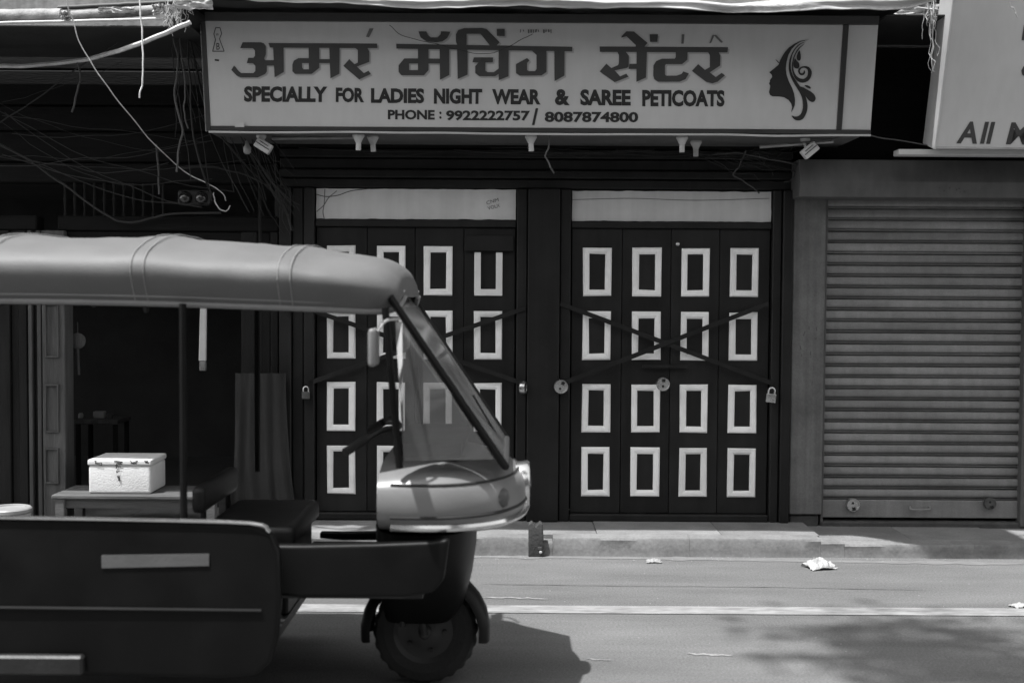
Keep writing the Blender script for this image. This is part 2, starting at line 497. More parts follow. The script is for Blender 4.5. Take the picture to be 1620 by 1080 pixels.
# horizontal boards above the doors
zb = ZT1 + 0.012
hs = [0.062, 0.055, 0.07, 0.058, 0.066, 0.1, 0.12, 0.12, 0.12, 0.13]
for i, h in enumerate(hs):
    z1 = min(zb + h, 3.245)
    if z1 - zb < 0.02: break
    yy = random.uniform(-0.012, 0.008) + (-0.02 if i % 2 else 0)
    box('plank', X0 + 0.002, X1 - 0.002, yy, 0.1, zb, z1 - 0.006, 'black_paint', shop, bevel=0.006)
    zb = z1
zhead = ZT1 + 0.008
# pilasters (thin stepped uprights)
def pilaster(a, b, y):
    box('pilaster', a, b, y, 0.12, PAVZ, zhead, 'black_paint', shop, bevel=0.006)
pilaster(X0, X0 + 0.075, -0.035)
pilaster(X0 + 0.08, X0 + 0.15, -0.012)
pilaster(X0 + 0.155, XL0 - 0.004, -0.03)
pilaster(XL1 + 0.004, XL1 + 0.07, -0.02)
pilaster(XL1 + 0.074, XR0 - 0.074, -0.045)
pilaster(XR0 - 0.07, XR0 - 0.004, -0.02)
pilaster(XR1 + 0.004, XR1 + 0.06, -0.02)
pilaster(XR1 + 0.064, X1, -0.045)

def ragged_board(x0, x1, z0, z1, y, seed, name='transom_board'):
    n = 44
    def j(k, i): return 0.0045 * mnoise.noise((i * 0.35, k, seed)) + 0.003 * mnoise.noise((i * 1.3, k, seed + 9))
    pts = [Vector((x0 + (x1 - x0) * i / n, y, z0 + j(1, i))) for i in range(n + 1)]
    pts += [Vector((x1 + j(4, k) * 0.6, y, z0 + (z1 - z0) * k / 6)) for k in range(1, 6)]
    pts += [Vector((x0 + (x1 - x0) * i / n, y, z1 + j(2, i))) for i in range(n, -1, -1)]
    pts += [Vector((x0 + j(3, k) * 0.6, y, z0 + (z1 - z0) * k / 6)) for k in range(5, 0, -1)]
    return MB().prism(pts, (0, 0.012, 0)).build(name, 'transom', shop)

def door(x0, x1, cols, rows, seams, ztop, tz0, tz1, seed, cutU=None):
    tb = ragged_board(x0 + 0.004, x1 - 0.004, tz0, tz1, 0.012, seed)
    box('transom_backing', x0, x1, 0.03, 0.09, tz0 - 0.05, zhead, 'black_paint', shop, bevel=0)
    box('head_rail', x0, x1, -0.006, 0.1, ztop + 0.003, tz0 - 0.003, 'black_paint', shop, bevel=0.005)
    box('threshold', x0, x1, -0.02, 0.12, PAVZ, ZD0 - 0.004, 'black_paint', shop, bevel=0.008)
    xs = [x0 + 0.004] + seams + [x1 - 0.004]
    for i in range(4):
        yo = 0.018 + 0.002 * (i % 2)
        a, b = xs[i] + 0.002, xs[i + 1] - 0.002
        leaf = box('door_leaf', a, b, yo, yo + 0.04, ZD0, ztop, 'black_paint', shop, bevel=0.002)
        c0, c1 = cols[i]
        for r, (z0, z1) in enumerate(rows):
            w = 0.0415
            def ring(inset, y):
                return [(c0 + inset, y, z0 + inset), (c1 - inset, y, z0 + inset), (c1 - inset, y, z1 - inset), (c0 + inset, y, z1 - inset)]
            jit = lambda p: (p[0] + random.uniform(-.0022, .0022), p[1], p[2] + random.uniform(-.0025, .0025))
            if cutU and (i, r) == cutU:          # its top piece is gone: three sides only
                zt = z1 - w * 0.9
                pts = [(c0, zt), (c0 + w, zt), (c0 + w, z0 + w), (c1 - w, z0 + w), (c1 - w, zt), (c1, zt), (c1, z0), (c0, z0)]
                MB().prism([(px, yo - 0.014, pz) for px, pz in pts], (0, 0.0135, 0)).build('panel_moulding', 'white_paint', leaf, bevel=0.005, segs=2, smooth=True)
                continue
            rings = [ring(0, yo - 0.001), ring(0.003, yo - 0.009), ring(0.009, yo - 0.014), ring(w * 0.62, yo - 0.013), ring(w - 0.004, yo - 0.007), ring(w, yo - 0.001)]
            rings = [[jit(p) for p in rg] for rg in rings]
            m = MB().grid(rings, close=True)
            m.build('panel_moulding', 'white_paint', leaf)
            # the sunk field inside the moulding
            MB().box(c0 + w + 0.001, c1 - w - 0.001, yo - 0.004, yo + 0.002, z0 + w + 0.001, z1 - w - 0.001).build('field', 'black_paint', leaf, bevel=0.003)
    return tb

def colx(lst, y): return [(P(a, y, 0.01).x, P(b, y, 0.01).x) for a, b in lst]
colsR = colx([(921, 966), (999, 1045), (1076, 1120.5), (1153, 1198)], 590)
colsL = colx([(517, 562), (596, 641), (670, 715.5), (749.5, 794)], 590)
rowsR = [(P(1060, b, 0.01).z, P(1060, a, 0.01).z) for a, b in [(392, 469), (493.5, 570), (608, 684.5), (708, 785.5)]]
rowsL = [(P(655, b, 0.01).z, P(655, a, 0.01).z) for a, b in [(389, 467), (491, 568), (605, 682), (705, 782)]]
tbL = door(XL0, XL1, colsL, rowsL, [P(x, 590, 0).x for x in (580, 656, 733)], ZD1, P(655, 346.5, 0).z, P(655, 299, 0).z, 3, cutU=(3, 0))
tbR = door(XR0, XR1, colsR, rowsR, [P(x, 590, 0).x for x in (983, 1060.5, 1137)], ZD1, P(1060, 350, 0).z, P(1060, 302.5, 0).z, 8)

# crossed iron straps over the doors
def strap(a, b, y):
    A, B = P(a[0], a[1], y), P(b[0], b[1], y)
    d = (B - A).normalized(); n = Vector((-d.z, 0, d.x)) * 0.0145
    MB().prism([A - n, B - n, B + n, A + n], (0, 0.006, 0)).build('iron_strap', 'black_paint', shop, bevel=0.0015)
strap((886, 480), (1224, 607), -0.030)
strap((1216, 480), (884, 609), -0.0375)
strap((832, 487), (488, 606), -0.030)
strap((500, 493), (832, 608), -0.0375)
box('hasp', *RECT(1016, 577, 1086, 582, -0.01)[:2], -0.022, 0.0, *RECT(1016, 577, 1086, 582, -0.01)[2:], 'black_paint', shop, bevel=0.002)
box('latch_plate', *RECT(735, 372, 812, 397, 0.0)[:2], -0.014, 0.0, *RECT(735, 372, 812, 397, 0.0)[2:], 'black_paint', shop, bevel=0.003)
MB().lathe([(0.001, -0.016), (0.010, -0.014), (0.013, -0.006), (0.013, 0.012)], P(1072, 386, 0.0), 'y', 12).build('door_stud', 'lock_metal', shop, smooth='all')
# dark room behind the doors
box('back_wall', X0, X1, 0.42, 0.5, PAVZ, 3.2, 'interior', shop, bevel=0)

# ------------------------------------------------ pencil note and cracks on the transom boards
def ribbon(mb, pts, w, out):         # thin strip following points that lie on a plane with normal n
    for a, b in zip(pts[:-1], pts[1:]):
        pass

def stroke_mesh(name, pts, w, n, material, parent, lift=0.0015):
    """flat drawn line along points of a plane with outward normal n"""
    n = Vector(n).normalized(); pts = [Vector(p) for p in pts]
    L_, R_ = [], []
    for i, p in enumerate(pts):
        t = (pts[min(i + 1, len(pts) - 1)] - pts[max(i - 1, 0)]).normalized()
        s = t.cross(n).normalized() * w / 2
        L_.append(p + s + n * lift); R_.append(p - s + n * lift)
    mb = MB().grid([L_, R_])
    return mb.build(name, material, parent)

FN = Vector((0, -1, 0))
for k, pts in enumerate([[(499, 307), (515, 311), (535, 309), (556, 302), (590, 298)], [(514, 299), (513, 322), (511, 335), (513, 346)],
                         [(501, 335), (512, 325), (520, 313), (533, 302)]]):
    stroke_mesh('crack', spline([P(a, b, 0.012) for a, b in pts], 5), 0.005, FN, 'letter_faint' if k else 'ink', tbL, 0.0012 + 0.0004 * k)
for k, pts in enumerate([[(905, 316), (1000, 314), (1100, 317), (1217, 314)]]):
    stroke_mesh('crack', spline([P(a, b, 0.012) for a, b in pts], 8), 0.004, FN, 'letter_faint', tbR, 0.0012)

# ------------------------------------------------ text helper
def text_mesh(txt, offset=0.0, shear=0.0):
    cu = bpy.data.curves.new('lettering', 'FONT')
    cu.body = txt; cu.size = 1.0; cu.offset = offset; cu.shear = shear
    cu.resolution_u = 3
    ob = bpy.data.objects.new('lettering', cu)
    COL.objects.link(ob)
    bpy.context.view_layer.update()
    me = bpy.data.meshes.new_from_object(ob.evaluated_get(bpy.context.evaluated_depsgraph_get()))
    vs = [v.co.copy() for v in me.vertices]; fs = [tuple(p.vertices) for p in me.polygons]
    bpy.data.objects.remove(ob); bpy.data.curves.remove(cu); bpy.data.meshes.remove(me)
    return vs, fs

def word(txt, corners, n, material, parent, offset=0.0, lift=0.002, shear=0.0, name='lettering'):
    """corners: top-left, top-right, bottom-left in space"""
    vs, fs = text_mesh(txt, offset, shear)
    x0 = min(v.x for v in vs); x1 = max(v.x for v in vs); y0 = min(v.y for v in vs); y1 = max(v.y for v in vs)
    tl, tr, bl = [Vector(c) for c in corners]
    out = [bl + (tr - tl) * ((v.x - x0) / (x1 - x0)) + (tl - bl) * ((v.y - y0) / (y1 - y0)) + Vector(n) * lift for v in vs]
    return link(name, out, fs, material, parent)

word('CNM', [P(769, 318.5, 0.012), P(788, 313, 0.012), P(770, 324, 0.012)], FN, 'letter_faint', tbL, 0, name='pencil_note')
word('VOLX', [P(771, 327, 0.012), P(790, 322, 0.012), P(772.5, 332.5, 0.012)], FN, 'letter_faint', tbL, 0, name='pencil_note')

# ================================================================== LONG SIGNBOARD
SO = Vector((0, -0.56, P(800, 206, -0.56).z))                 # a point on its lower front edge
TILT = R(11)
SN = Vector((0, -math.cos(TILT), -math.sin(TILT)))            # outward normal, leaning forward
SUP = Vector((0, -math.sin(TILT), math.cos(TILT)))            # up along the face
def S(px, py): return PP(px, py, SO, SN)
def SL(px, py):                                               # board coordinates (along, up)
    p = S(px, py) - SO
    return p.x, p.dot(SUP)
def SW(u, v, out=0.0): return SO + Vector((u, 0, 0)) + SUP * v + SN * out
sign = empty('signboard', SW(0, 0), 'long pale shop signboard with Hindi lettering and a lady profile emblem', 'signboard')
UL, UR = SL(326, 120)[0], SL(1384, 120)[0]
VT = SL(800, 36)[1]; VB = 0.0
UD = SL(1333, 120)[0]
def sbox(name, u0, u1, v0, v1, o0, o1, material, parent=sign, bevel=0.003):
    pts = [SW(u0, v0, o0), SW(u1, v0, o0), SW(u1, v1, o0), SW(u0, v1, o0)]
    return MB().prism(pts, SN * (o1 - o0)).build(name, material, parent, bevel=bevel)
sbox('face_panel', UL + 0.01, UD - 0.014, VB + 0.012, VT, -0.02, 0, 'sign_face')
sbox('end_panel', UD + 0.015, UR, VB + 0.012, VT, -0.02, -0.004, 'sign_face')
sbox('frame_bar', UL - 0.014, UL + 0.011, VB - 0.012, VT, -0.06, 0.006, 'sign_frame')
sbox('frame_bar', UL + 0.0115, UR, VB - 0.012, VB + 0.0135, -0.06, 0.007, 'sign_frame')
sbox('frame_bar', UD - 0.015, UD + 0.016, VB + 0.014, VT, -0.05, 0.006, 'sign_frame')
sbox('frame_bar', UL + 0.0115, UR, VT + 0.001, VT + 0.05, -0.06, 0.008, 'sign_frame')
sbox('edge_strip', UL - 0.021, UL - 0.0145, VB - 0.02, VT - 0.02, -0.05, 0.0, 'zinc')
# underside board and rear
box('soffit_board', UL, UR - 0.05, SO.y + 0.05, -0.03, SO.z - 0.022, SO.z - 0.006, 'hood_metal', sign, bevel=0.002)
MB().tube(spline([SW(UL + (UR - UL) * i / 14, VB - 0.02 + random.uniform(-0.004, 0.004), 0.004) for i in range(15)], 3), 0.0065, 6).build('lower_edge_tube', 'lamp_white', sign, smooth=True)
box('back_box', UL + 0.02, UR - 0.02, SO.y + 0.02, -0.05, SO.z + 0.003, SO.z + 0.03, 'sign_frame', sign)
box('back_panel', UL + 0.02, UR - 0.02, -0.3, -0.05, SO.z + 0.04, 3.12, 'sign_frame', sign)
for px in (420, 800, 1200):
    x = P(px, 220, -0.3).x
    MB().tube([(x, -0.05, SO.z + 0.02), (x, SO.y + 0.06, SO.z + 0.02)], 0.012, 6).build('bracket', 'iron', sign)

# hand-painted headline, traced stroke by stroke
A = (360, 30, 6.2308); B = (610, 30, 5.2258); C = (930, 30, 6.48)
HEAD = [
 (A, [[(150,232),(330,232),(360,243),(378,270),(378,350),(362,390),(380,430),(388,462),(388,520),(370,545),(300,578),(130,578),(90,560),(38,505),(65,462),(82,478),(100,505),(135,535),(255,535),(275,515),(275,465),(250,438),(190,438),(205,385),(255,385),(272,365),(272,315),(250,290),(125,290)],
      [(365,408),(465,408),(465,462),(380,462)],
      [(405,240),(1475,245),(1475,290),(418,285)],
      [(450,280),(553,280),(555,525),(465,578)],
      [(800,280),(905,280),(905,485),(830,543),(803,543)],
      [(803,388),(700,388),(655,412),(640,450),(640,518),(665,543),(803,543),(803,498),(750,498),(735,480),(735,437),(803,437)],
      [(903,398),(1010,398),(1010,437),(903,437)],
      [(1003,280),(1105,280),(1103,542),(1015,588)],
      [(1255,284),(1378,284),(1398,325),(1398,425),(1275,472),(1345,535),(1390,512),(1412,545),(1298,598),(1142,465),(1200,398),(1252,448),(1285,432),(1285,310)]]),
 (B, [[(88,207),(1545,232),(1543,270),(90,247)],
      [(268,240),(355,240),(355,425),(318,467),(268,467)],
      [(268,328),(155,328),(108,385),(108,440),(130,467),(268,467),(268,424),(195,424),(195,370),(268,370)],
      [(353,328),(450,330),(450,370),(353,370)],
      [(447,245),(527,245),(527,465),(450,505)],
      [(272,105),(338,105),(350,135),(375,155),(430,155),(455,130),(460,105),(537,108),(510,160),(470,188),(415,195),(340,188),(290,155)],
      [(595,222),(582,190),(582,130),(600,95),(650,78),(800,78),(838,88),(942,195),(915,225),(865,225),(785,125),(670,125),(670,222)],
      [(592,250),(678,250),(678,462),(597,498)],
      [(920,85),(985,85),(985,145),(920,142)],
      [(730,320),(890,320),(886,360),(826,362),(826,430),(845,441),(895,441),(938,410),(938,455),(905,475),(775,475),(742,450),(742,390),(768,362),(718,360)],
      [(935,252),(1018,252),(1016,475),(935,508)],
      [(1205,260),(1330,262),(1330,440),(1290,468),(1110,470),(1078,450),(1078,375),(1170,325),(1190,345),(1170,365),(1170,425),(1185,433),(1235,433),(1248,415),(1248,300)],
      [(1395,262),(1480,264),(1478,470),(1397,515)]]),
 (C, [[(120,285),(1437,292),(1430,345),(122,340)],
      [(300,335),(385,335),(420,380),(418,490),(395,505),(275,530),(330,590),(395,562),(415,595),(275,650),(120,540),(190,460),(240,505),(310,475),(318,450),(318,375)],
      [(425,462),(503,462),(503,515),(418,515)],
      [(500,336),(605,338),(595,603),(497,647)],
      [(395,130),(470,132),(612,248),(575,292),(490,292),(490,270),(395,180),(345,195),(345,180)],
      [(632,160),(718,160),(712,238),(637,238)],
      [(900,338),(1022,340),(1020,420),(965,465),(800,465),(790,480),(790,570),(800,583),(910,583),(960,565),(978,540),(1035,560),(1000,620),(940,645),(720,645),(680,620),(670,580),(672,480),(700,435),(760,410),(890,410),(900,395)],
      [(1230,340),(1340,340),(1358,380),(1355,480),(1250,550),(1310,598),(1370,555),(1405,580),(1330,645),(1275,662),(1210,645),(1065,535),(1130,465),(1200,525),(1250,495),(1250,375)]]),
]
def traced(fr, poly, out, dx=0.0, dy=0.0):
    r = []
    for (x, y) in poly:
        u, v = SL(fr[0] + x / fr[2] + dx, fr[1] + y / fr[2] + dy)
        r.append(SW(u, v, out))
    return r
for fr, strokes in HEAD:
    hw, hs_ = MB(), MB()
    for k, st in enumerate(strokes):
        hw.prism(traced(fr, st, 0.0030 + 0.00015 * k), -SN * 0.0012)
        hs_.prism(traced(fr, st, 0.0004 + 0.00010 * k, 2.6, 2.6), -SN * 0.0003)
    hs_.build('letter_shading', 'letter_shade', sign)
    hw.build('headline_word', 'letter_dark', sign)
extra = MB()
for k, (fr, st) in enumerate([(A, [(1400,95),(1440,95),(1395,185),(1365,178)]), (C, [(962,160),(990,160),(982,255),(958,258)]),
               (C, [(1278,165),(1300,165),(1262,250),(1245,250)]), (C, [(1290,170),(1312,165),(1385,240),(1365,248)])]):
    extra.prism(traced(fr, st, 0.0028 + 0.0002 * k), -SN * 0.0012)
x = 823
for k in range(13):
    h = random.uniform(3.0, 6.0); w_ = random.uniform(1.2, 3.0)
    sl = random.uniform(-1, 1)
    if k not in (2, 8):
        extra.prism([S(x, 47), S(x + w_, 47 + sl * .5), S(x + w_ + sl, 47 + h), S(x + sl, 47.5 + h)], SN * (0.0028 + 0.0001 * k))
    x += 4.0
extra.build('faint_brush_mark', 'letter_faint', sign)

def sword(txt, x0, x1, y0, y1, off, m='letter_black', dy=0.0):
    word(txt, [S(x0, y0), S(x1, y0 + dy), S(x0, y1)], SN, m, sign, off, 0.002)
LINE2 = [('SPECIALLY', 386, 518, 136.5, 161.5), ('FOR', 531.3, 576.3, 138.5, 162), ('LADIES', 587, 671.3, 139.5, 163.3), ('NIGHT', 686.5, 763, 140, 164.5),
         ('WEAR', 778.5, 855.5, 141, 165.3), ('&', 877.7, 901.5, 141, 166.5), ('SAREE', 918, 998, 141.5, 167), ('PETICOATS', 1016, 1146.5, 142.2, 168.6)]
for t, a, b, c, d in LINE2: sword(t, a, b, c, d, 0.048, dy=0.6)
for t, a, b, c, d in [('PHONE', 613.7, 687.8, 173.7, 189.2), (':', 695, 698.5, 176.5, 188), ('9922222757', 705.7, 838.5, 174.8, 190.8), ('/', 841.5, 851.5, 171, 198), ('8087874800', 861.7, 1009.8, 176.8, 193.6)]:
    sword(t, a, b, c, d, 0.038, dy=0.5)

# emblem: lady's profile with flowing hair
E = (1200, 50, 7.2)
EMB = [
 ([(585,92),(480,108),(410,140),(345,185),(300,235),(270,280),(245,330),(228,380),(180,420),(122,465),(150,495),(155,520),(128,555),(130,575),(118,590),(125,605),(133,620),(128,650),(118,690),(130,725),(160,740),(240,742),(290,750),(340,780),(370,820),(382,865),(372,920),(395,880),(412,840),(415,780),(405,710),(380,640),(345,570),(320,500),(310,430),(318,350),(340,270),(375,205),(420,155),(480,118)], False),
 ([(190,318),(205,325),(235,355),(225,362)], False),
 ([(545,115),(470,140),(420,185),(380,245),(352,320),(342,400),(350,470),(375,540),(420,620),(465,690),(495,760),(505,830),(500,890),(480,940),(445,965),(410,968),(375,958),(405,1000),(450,1015),(500,1000),(535,950),(555,890),(555,820),(535,740),(500,670),(455,600),(405,530),(375,460),(365,390),(372,320),(392,250),(430,190),(480,145)], True),
 ([(530,135),(460,185),(415,250),(388,320),(380,400),(385,460),(410,530),(450,570),(500,585),(555,570),(590,530),(605,480),(598,440),(570,405),(520,395),(475,410),(450,445),(460,485),(490,502),(520,490),(530,460),(515,440),(512,465),(495,478),(475,470),(470,445),(490,420),(525,415),(555,435),(562,475),(550,515),(515,540),(470,535),(430,505),(400,450),(395,390),(402,320),(425,255),(475,185)], True),
 ([(465,215),(478,260),(480,310),(465,335),(440,325),(432,290),(445,250)], True),
 ([(410,310),(435,335),(462,365),(462,405),(440,425),(410,415),(400,385)], True),
 ([(470,625),(560,665),(620,705),(648,750),(640,790),(610,805),(570,785),(530,730)], True),
 ([(520,615),(560,615),(590,635),(590,652),(560,645)], True)]
em = MB()
for k, (st, sm) in enumerate(EMB):
    if sm: st = [tuple(p) for p in smooth2d([Vector((a, b)) for a, b in st], 2)]
    em.prism(traced(E, st, 0.0028 + 0.0003 * k), -SN * 0.0012)
em.build('profile_emblem', 'letter_black', sign)
# little hour-glass mark at the upper left
K = (320, 36, 15.43)
def kp(x, y): return S(K[0] + x / K[2], K[1] + y / K[2])
for k, seg in enumerate([[(322,128),(436,128)], [(430,120),(475,270),(420,400),(535,700)], [(540,702),(248,702)], [(255,700),(325,420),(285,280),(330,125)]]):
    stroke_mesh('maker_mark', [kp(*p) for p in seg], 0.0048, SN, 'letter_dark', sign, 0.0012 + 0.0003 * k)
word('W', [kp(335, 262), kp(405, 262), kp(335, 330)], SN, 'letter_dark', sign, 0.01, name='maker_mark')
word('B', [kp(345, 500), kp(430, 500), kp(345, 665)], SN, 'letter_dark', sign, 0.01, name='maker_mark')
stroke_mesh('smudge', [kp(305, 912), kp(360, 918), kp(412, 925)], 0.010, SN, 'letter_black', sign)
stroke_mesh('tape_patch', [S(372, 197), S(387, 197)], 0.03, SN, 'sign_face', sign, 0.009)
# thin wire drooping across the board face
# ================================================================== TARPAULIN AWNING over the sign
AWZ, AWY = 3.135, -0.93
aw = empty('tarpaulin_awning', (0.2, AWY, AWZ), 'dark tarpaulin awning with a folded white plastic edge above the long signboard', 'awning')
ax0, ax1 = P(282, 10, AWY).x, P(1448, 10, AWY).x
def AWO(x):  # front line, pushed out at the right end to throw shade on the kerb
    t = min(1, max(0, (x - 1.15) / .45))
    return AWY - .26 * t * t * (3 - 2 * t)
rows = []
for j in range(9):
    y = j / 8
    rows.append([(ax0 + (ax1 - ax0) * i / 50, (AWO(ax0 + (ax1 - ax0) * i / 50) + .02) * (1 - y), AWZ + 0.035 + 0.012 * mnoise.noise((i * .4, j * .7, 0)) + 0.05 * j / 8) for i in range(51)])
low = [[(p[0], p[1], p[2] - 0.012) for p in r] for r in rows]
MB().grid(rows).grid(low).build('sheet', 'tarp_dark', aw, smooth='all')
# folded white edge: a flared hanging fold of plastic, its front sloping out towards the street
rows = []
nx = 260
for i in range(nx + 1):
    t = i / nx
    x = ax0 + (ax1 - ax0) * t
    hem = AWZ - 0.035 + 0.010 * math.sin(x * 3.1 + 0.7) + 0.007 * math.sin(x * 7.3 + 2) + 0.006 * mnoise.noise((x * 9, 0, 0))
    hem += 0.045 * max(0, 1 - t / 0.42) + 0.05 * max(0, (t - 0.93) / 0.07) ** 2
    ay = AWO(x); hem -= (AWY - ay) * .23
    ring = []
    for k in range(41):
        q_ = k / 40
        fold = 0.016 * mnoise.noise((x * 1.7, q_ * 7, 1)) + 0.012 * mnoise.noise((x * 3.5, q_ * 19, 4)) + 0.012 * math.sin(q_ * 34 + 1.5 * mnoise.noise((x * 1.1, 0, 7)))
        ring.append((x, ay + 0.05 - 0.13 * q_ + fold, AWZ + 0.26 + (hem - AWZ - 0.26) * q_))
    ring.append((x, ay - 0.05, hem + 0.004))
    ring.append((x, ay + 0.0, hem + 0.03))
    rows.append(ring)
MB().grid(rows).build('folded_edge', 'tarp_white', aw, smooth='all')
MB().prism([(ax0 + .004, AWY + .03, AWZ - .09), (ax0 + .004, -.01, AWZ - .09), (ax0 + .004, -.01, AWZ + .3), (ax0 + .004, AWY + .05, AWZ + .2)], (.006, 0, 0)).build('added_side_flap', 'tarp_dark', aw)  # dark sheet added to cover the sunlit wall past the awning's left end
for k in range(5):
    x = ax0 + 0.5 + 0.75 * k
    MB().tube([(x, AWY + 0.02, AWZ + 0.07), (x + .02, -0.01, AWZ + 0.115)], 0.014, 6).build('support_rod', 'iron', aw)

# ================================================================== RIGHT SHOP with the roller shutter
rs = empty('shutter_shop_building', (2.5, 0.1, PAVZ), 'grey shop front with closed roller shutter at the right edge', 'building')
px0, px1, pz0, pz1 = RECT(1251, 322, 1303, 812, -0.02)
sx0, sx1, sz0, sz1 = RECT(1304, 320, 1612, 790, 0.05)
box('post', px0 + 0.002, px1, -0.03, 0.22, PAVZ + 0.055, pz1 + 0.05, 'grey_plaster', rs, bevel=0.006)
box('post_base', px0 + 0.008, px1 - 0.012, -0.005, 0.2, PAVZ - 0.03, PAVZ + 0.05, 'stone_dark', rs, bevel=0.01)
hx0 = P(1266, 290, -0.24).x
hz0, hz1, hzm = P(1450, 312, -0.24).z, P(1450, 252, -0.24).z, P(1450, 288, -0.24).z
pts = [(hx0, -0.20, hz1), (hx0, -0.24, hzm), (hx0, -0.215, hz0), (hx0, 0.2, hz0), (hx0, 0.2, hz1)]
MB().prism(pts, (3.2, 0, 0)).build('shutter_hood', 'hood_metal', rs, bevel=0.003)
box('upper_wall', X1 + 0.03, 7.5, 0.05, 0.45, hz1 + 0.01, 6.2, 'dark_wood_flat', rs, bevel=0)
box('wall', sx1 + 0.14, 7.5, -0.02, 0.3, PAVZ - 0.03, hz0, 'grey_plaster', rs)
box('guide_rail', px1 + 0.001, px1 + 0.018, 0.0, 0.12, PAVZ, hz0, 'hood_metal', rs, bevel=0.003)
box('guide_rail', sx1 + 0.005, sx1 + 0.05, -0.015, 0.12, PAVZ - 0.02, hz0, 'hood_metal', rs, bevel=0.004)
box('side_post', sx1 + 0.053, sx1 + 0.138, -0.03, 0.2, PAVZ - 0.02, hz0, 'grey_plaster', rs, bevel=0.004)
box('back_wall', X1 + .02, 7.5, .50, .56, 0, 3.4, 'interior', rs, bevel=0)
box('side_wall', X1 + .02, X1 + .06, .24, .495, 0, 3.4, 'interior', rs, bevel=0)
box('side_wall', 7.4, 7.5, .31, .495, 0, 3.4, 'interior', rs, bevel=0)
nsl = 27
pit = (hz0 + 0.02 - sz0) / nsl
prof = []
for k in range(9):
    t = k / 8
    prof.append((-0.013 - 0.007 * math.sin(math.pi * (t ** 0.7)), pit * (0.24 + 0.66 * t)))
prof = [(0.012, 0.0), (0.012, pit * 0.04), (-0.008, pit * 0.06), (-0.010, pit * 0.12), (0.004, pit * 0.15), (0.004, pit * 0.19)] + prof + [(0.004, pit * 0.92), (0.012, pit * 0.95), (0.012, pit)]
back = [(0.022, pit), (0.022, 0.0)]
outl = prof + back
first = None
slw = px1 + 0.012
for k in range(nsl):
    z = sz0 + k * pit
    if first is None:
        first = MB().prism([(slw, 0.055 + y, z + zz) for y, zz in outl], (sx1 + 0.01 - slw, 0, 0)).build('shutter_slat', 'shutter', rs, smooth=True)
        fw = W[first].copy()
    else:
        rot = Matrix.Rotation(R(random.uniform(-0.12, 0.12)), 4, 'Y')
        inst(first, 'shutter_slat', rs, T((0, random.uniform(-0.002, 0.002), k * pit)) @ fw @ rot)
rz0 = P(1450, 818, 0.05).z
rail = box('bottom_rail', slw, sx1 + 0.008, 0.03, 0.075, rz0, sz0 - 0.001, 'shutter', rs, bevel=0.004)
MB().tube(spline([P(1440, 801, 0.03), P(1441, 805, 0.0), P(1456, 806, -0.008), P(1470, 805, 0.0), P(1471, 801, 0.03)], 4), 0.006, 8).build('pull_handle', 'shutter', rail, smooth=True)
box('sill', px1, sx1 + 0.14, -0.005, 0.3, PAVZ - 0.05, rz0 - 0.02, 'stone_dark', rs, bevel=0.01)
# faint scratches on hood / post
for k in range(9):
    a = P(random.uniform(1462, 1540), random.uniform(297, 306), -0.225)
    stroke_mesh('paint_chip', [a, a + Vector((random.uniform(.006, .014), 0, random.uniform(-.008, .008)))], random.uniform(.004, .008), FN, 'wire_mid', rs, 0.012)
for k in range(12):
    px_, py_ = random.uniform(1262, 1296), random.uniform(420, 620)
    a = P(px_, py_, -0.03)
    stroke_mesh('paint_chip', [a, a + Vector((random.uniform(-.012, .012), 0, random.uniform(-.03, -.006)))], random.uniform(.003, .006), FN, 'wire_mid' if k % 3 else 'stone_dark', rs, 0.001)

# its signboard, leaning forward more
RO = Vector((0, -0.60, P(1550, 237, -0.60).z)); RT = R(17)
RN = Vector((0, -math.cos(RT), -math.sin(RT))); RUP = Vector((0, -math.sin(RT), math.cos(RT)))
def RS(px, py): return PP(px, py, RO, RN)
def RW(u, v, out=0.0): return RO + Vector((u, 0, 0)) + RUP * v + RN * out
ru0 = RS(1478, 230).x
rsign = empty('signboard', RW(ru0 + 1.2, 0), 'plain grey signboard reading All M, cut off by the right edge', 'signboard')
def rbox(name, u0, u1, v0, v1, o0, o1, material, bevel=0.003):
    return MB().prism([RW(u0, v0, o0), RW(u1, v0, o0), RW(u1, v1, o0), RW(u0, v1, o0)], RN * (o1 - o0)).build(name, material, rsign, bevel=bevel)
ru1, rvt = ru0 + 2.6, 1.35
rbox('face_panel', ru0 + 0.012, ru1, 0.012, rvt, -0.02, 0, 'sign_face')
rbox('frame_edge', ru0, ru0 + 0.013, 0.0, rvt, -0.2, 0.006, 'lamp_white')
rbox('frame_edge', ru0 + 0.0135, ru1, 0.0, 0.0125, -0.2, 0.005, 'zinc')
rbox('box_body', ru0 + 0.004, ru1, 0.004, rvt, -0.2, -0.021, 'hood_metal')
def rword(txt, x0, x1, y0, y1, off, shear=0.25):
    word(txt, [RS(x0, y0), RS(x1, y0 + 0.6), RS(x0, y1)], RN, 'letter_dark', rsign, off, 0.002, shear)
rword('A', 1512.5, 1545.5, 192, 227, 0.028)
rword('ll', 1550, 1574.5, 192.5, 227.5, 0.028)
rword('M', 1591, 1634, 193.5, 228.5, 0.028)
rword('O', 1615.5, 1655, 99, 125, 0.03, 0.1)
rword('L', 1616, 1640, 40, 64, 0.03, 0.1)
box('lower_board', P(1420, 240, -0.5).x, 6.2, -0.52, -0.42, P(1500, 246, -0.5).z, P(1500, 237, -0.5).z, 'sign_face', rsign, bevel=0.004)
for u in (ru0 + 0.4, ru0 + 2.0):
    MB().tube([RW(u, 0.1, -0.19), (u, 0.05, RO.z + 0.1)], 0.014, 6).build('bracket', 'iron', rsign)

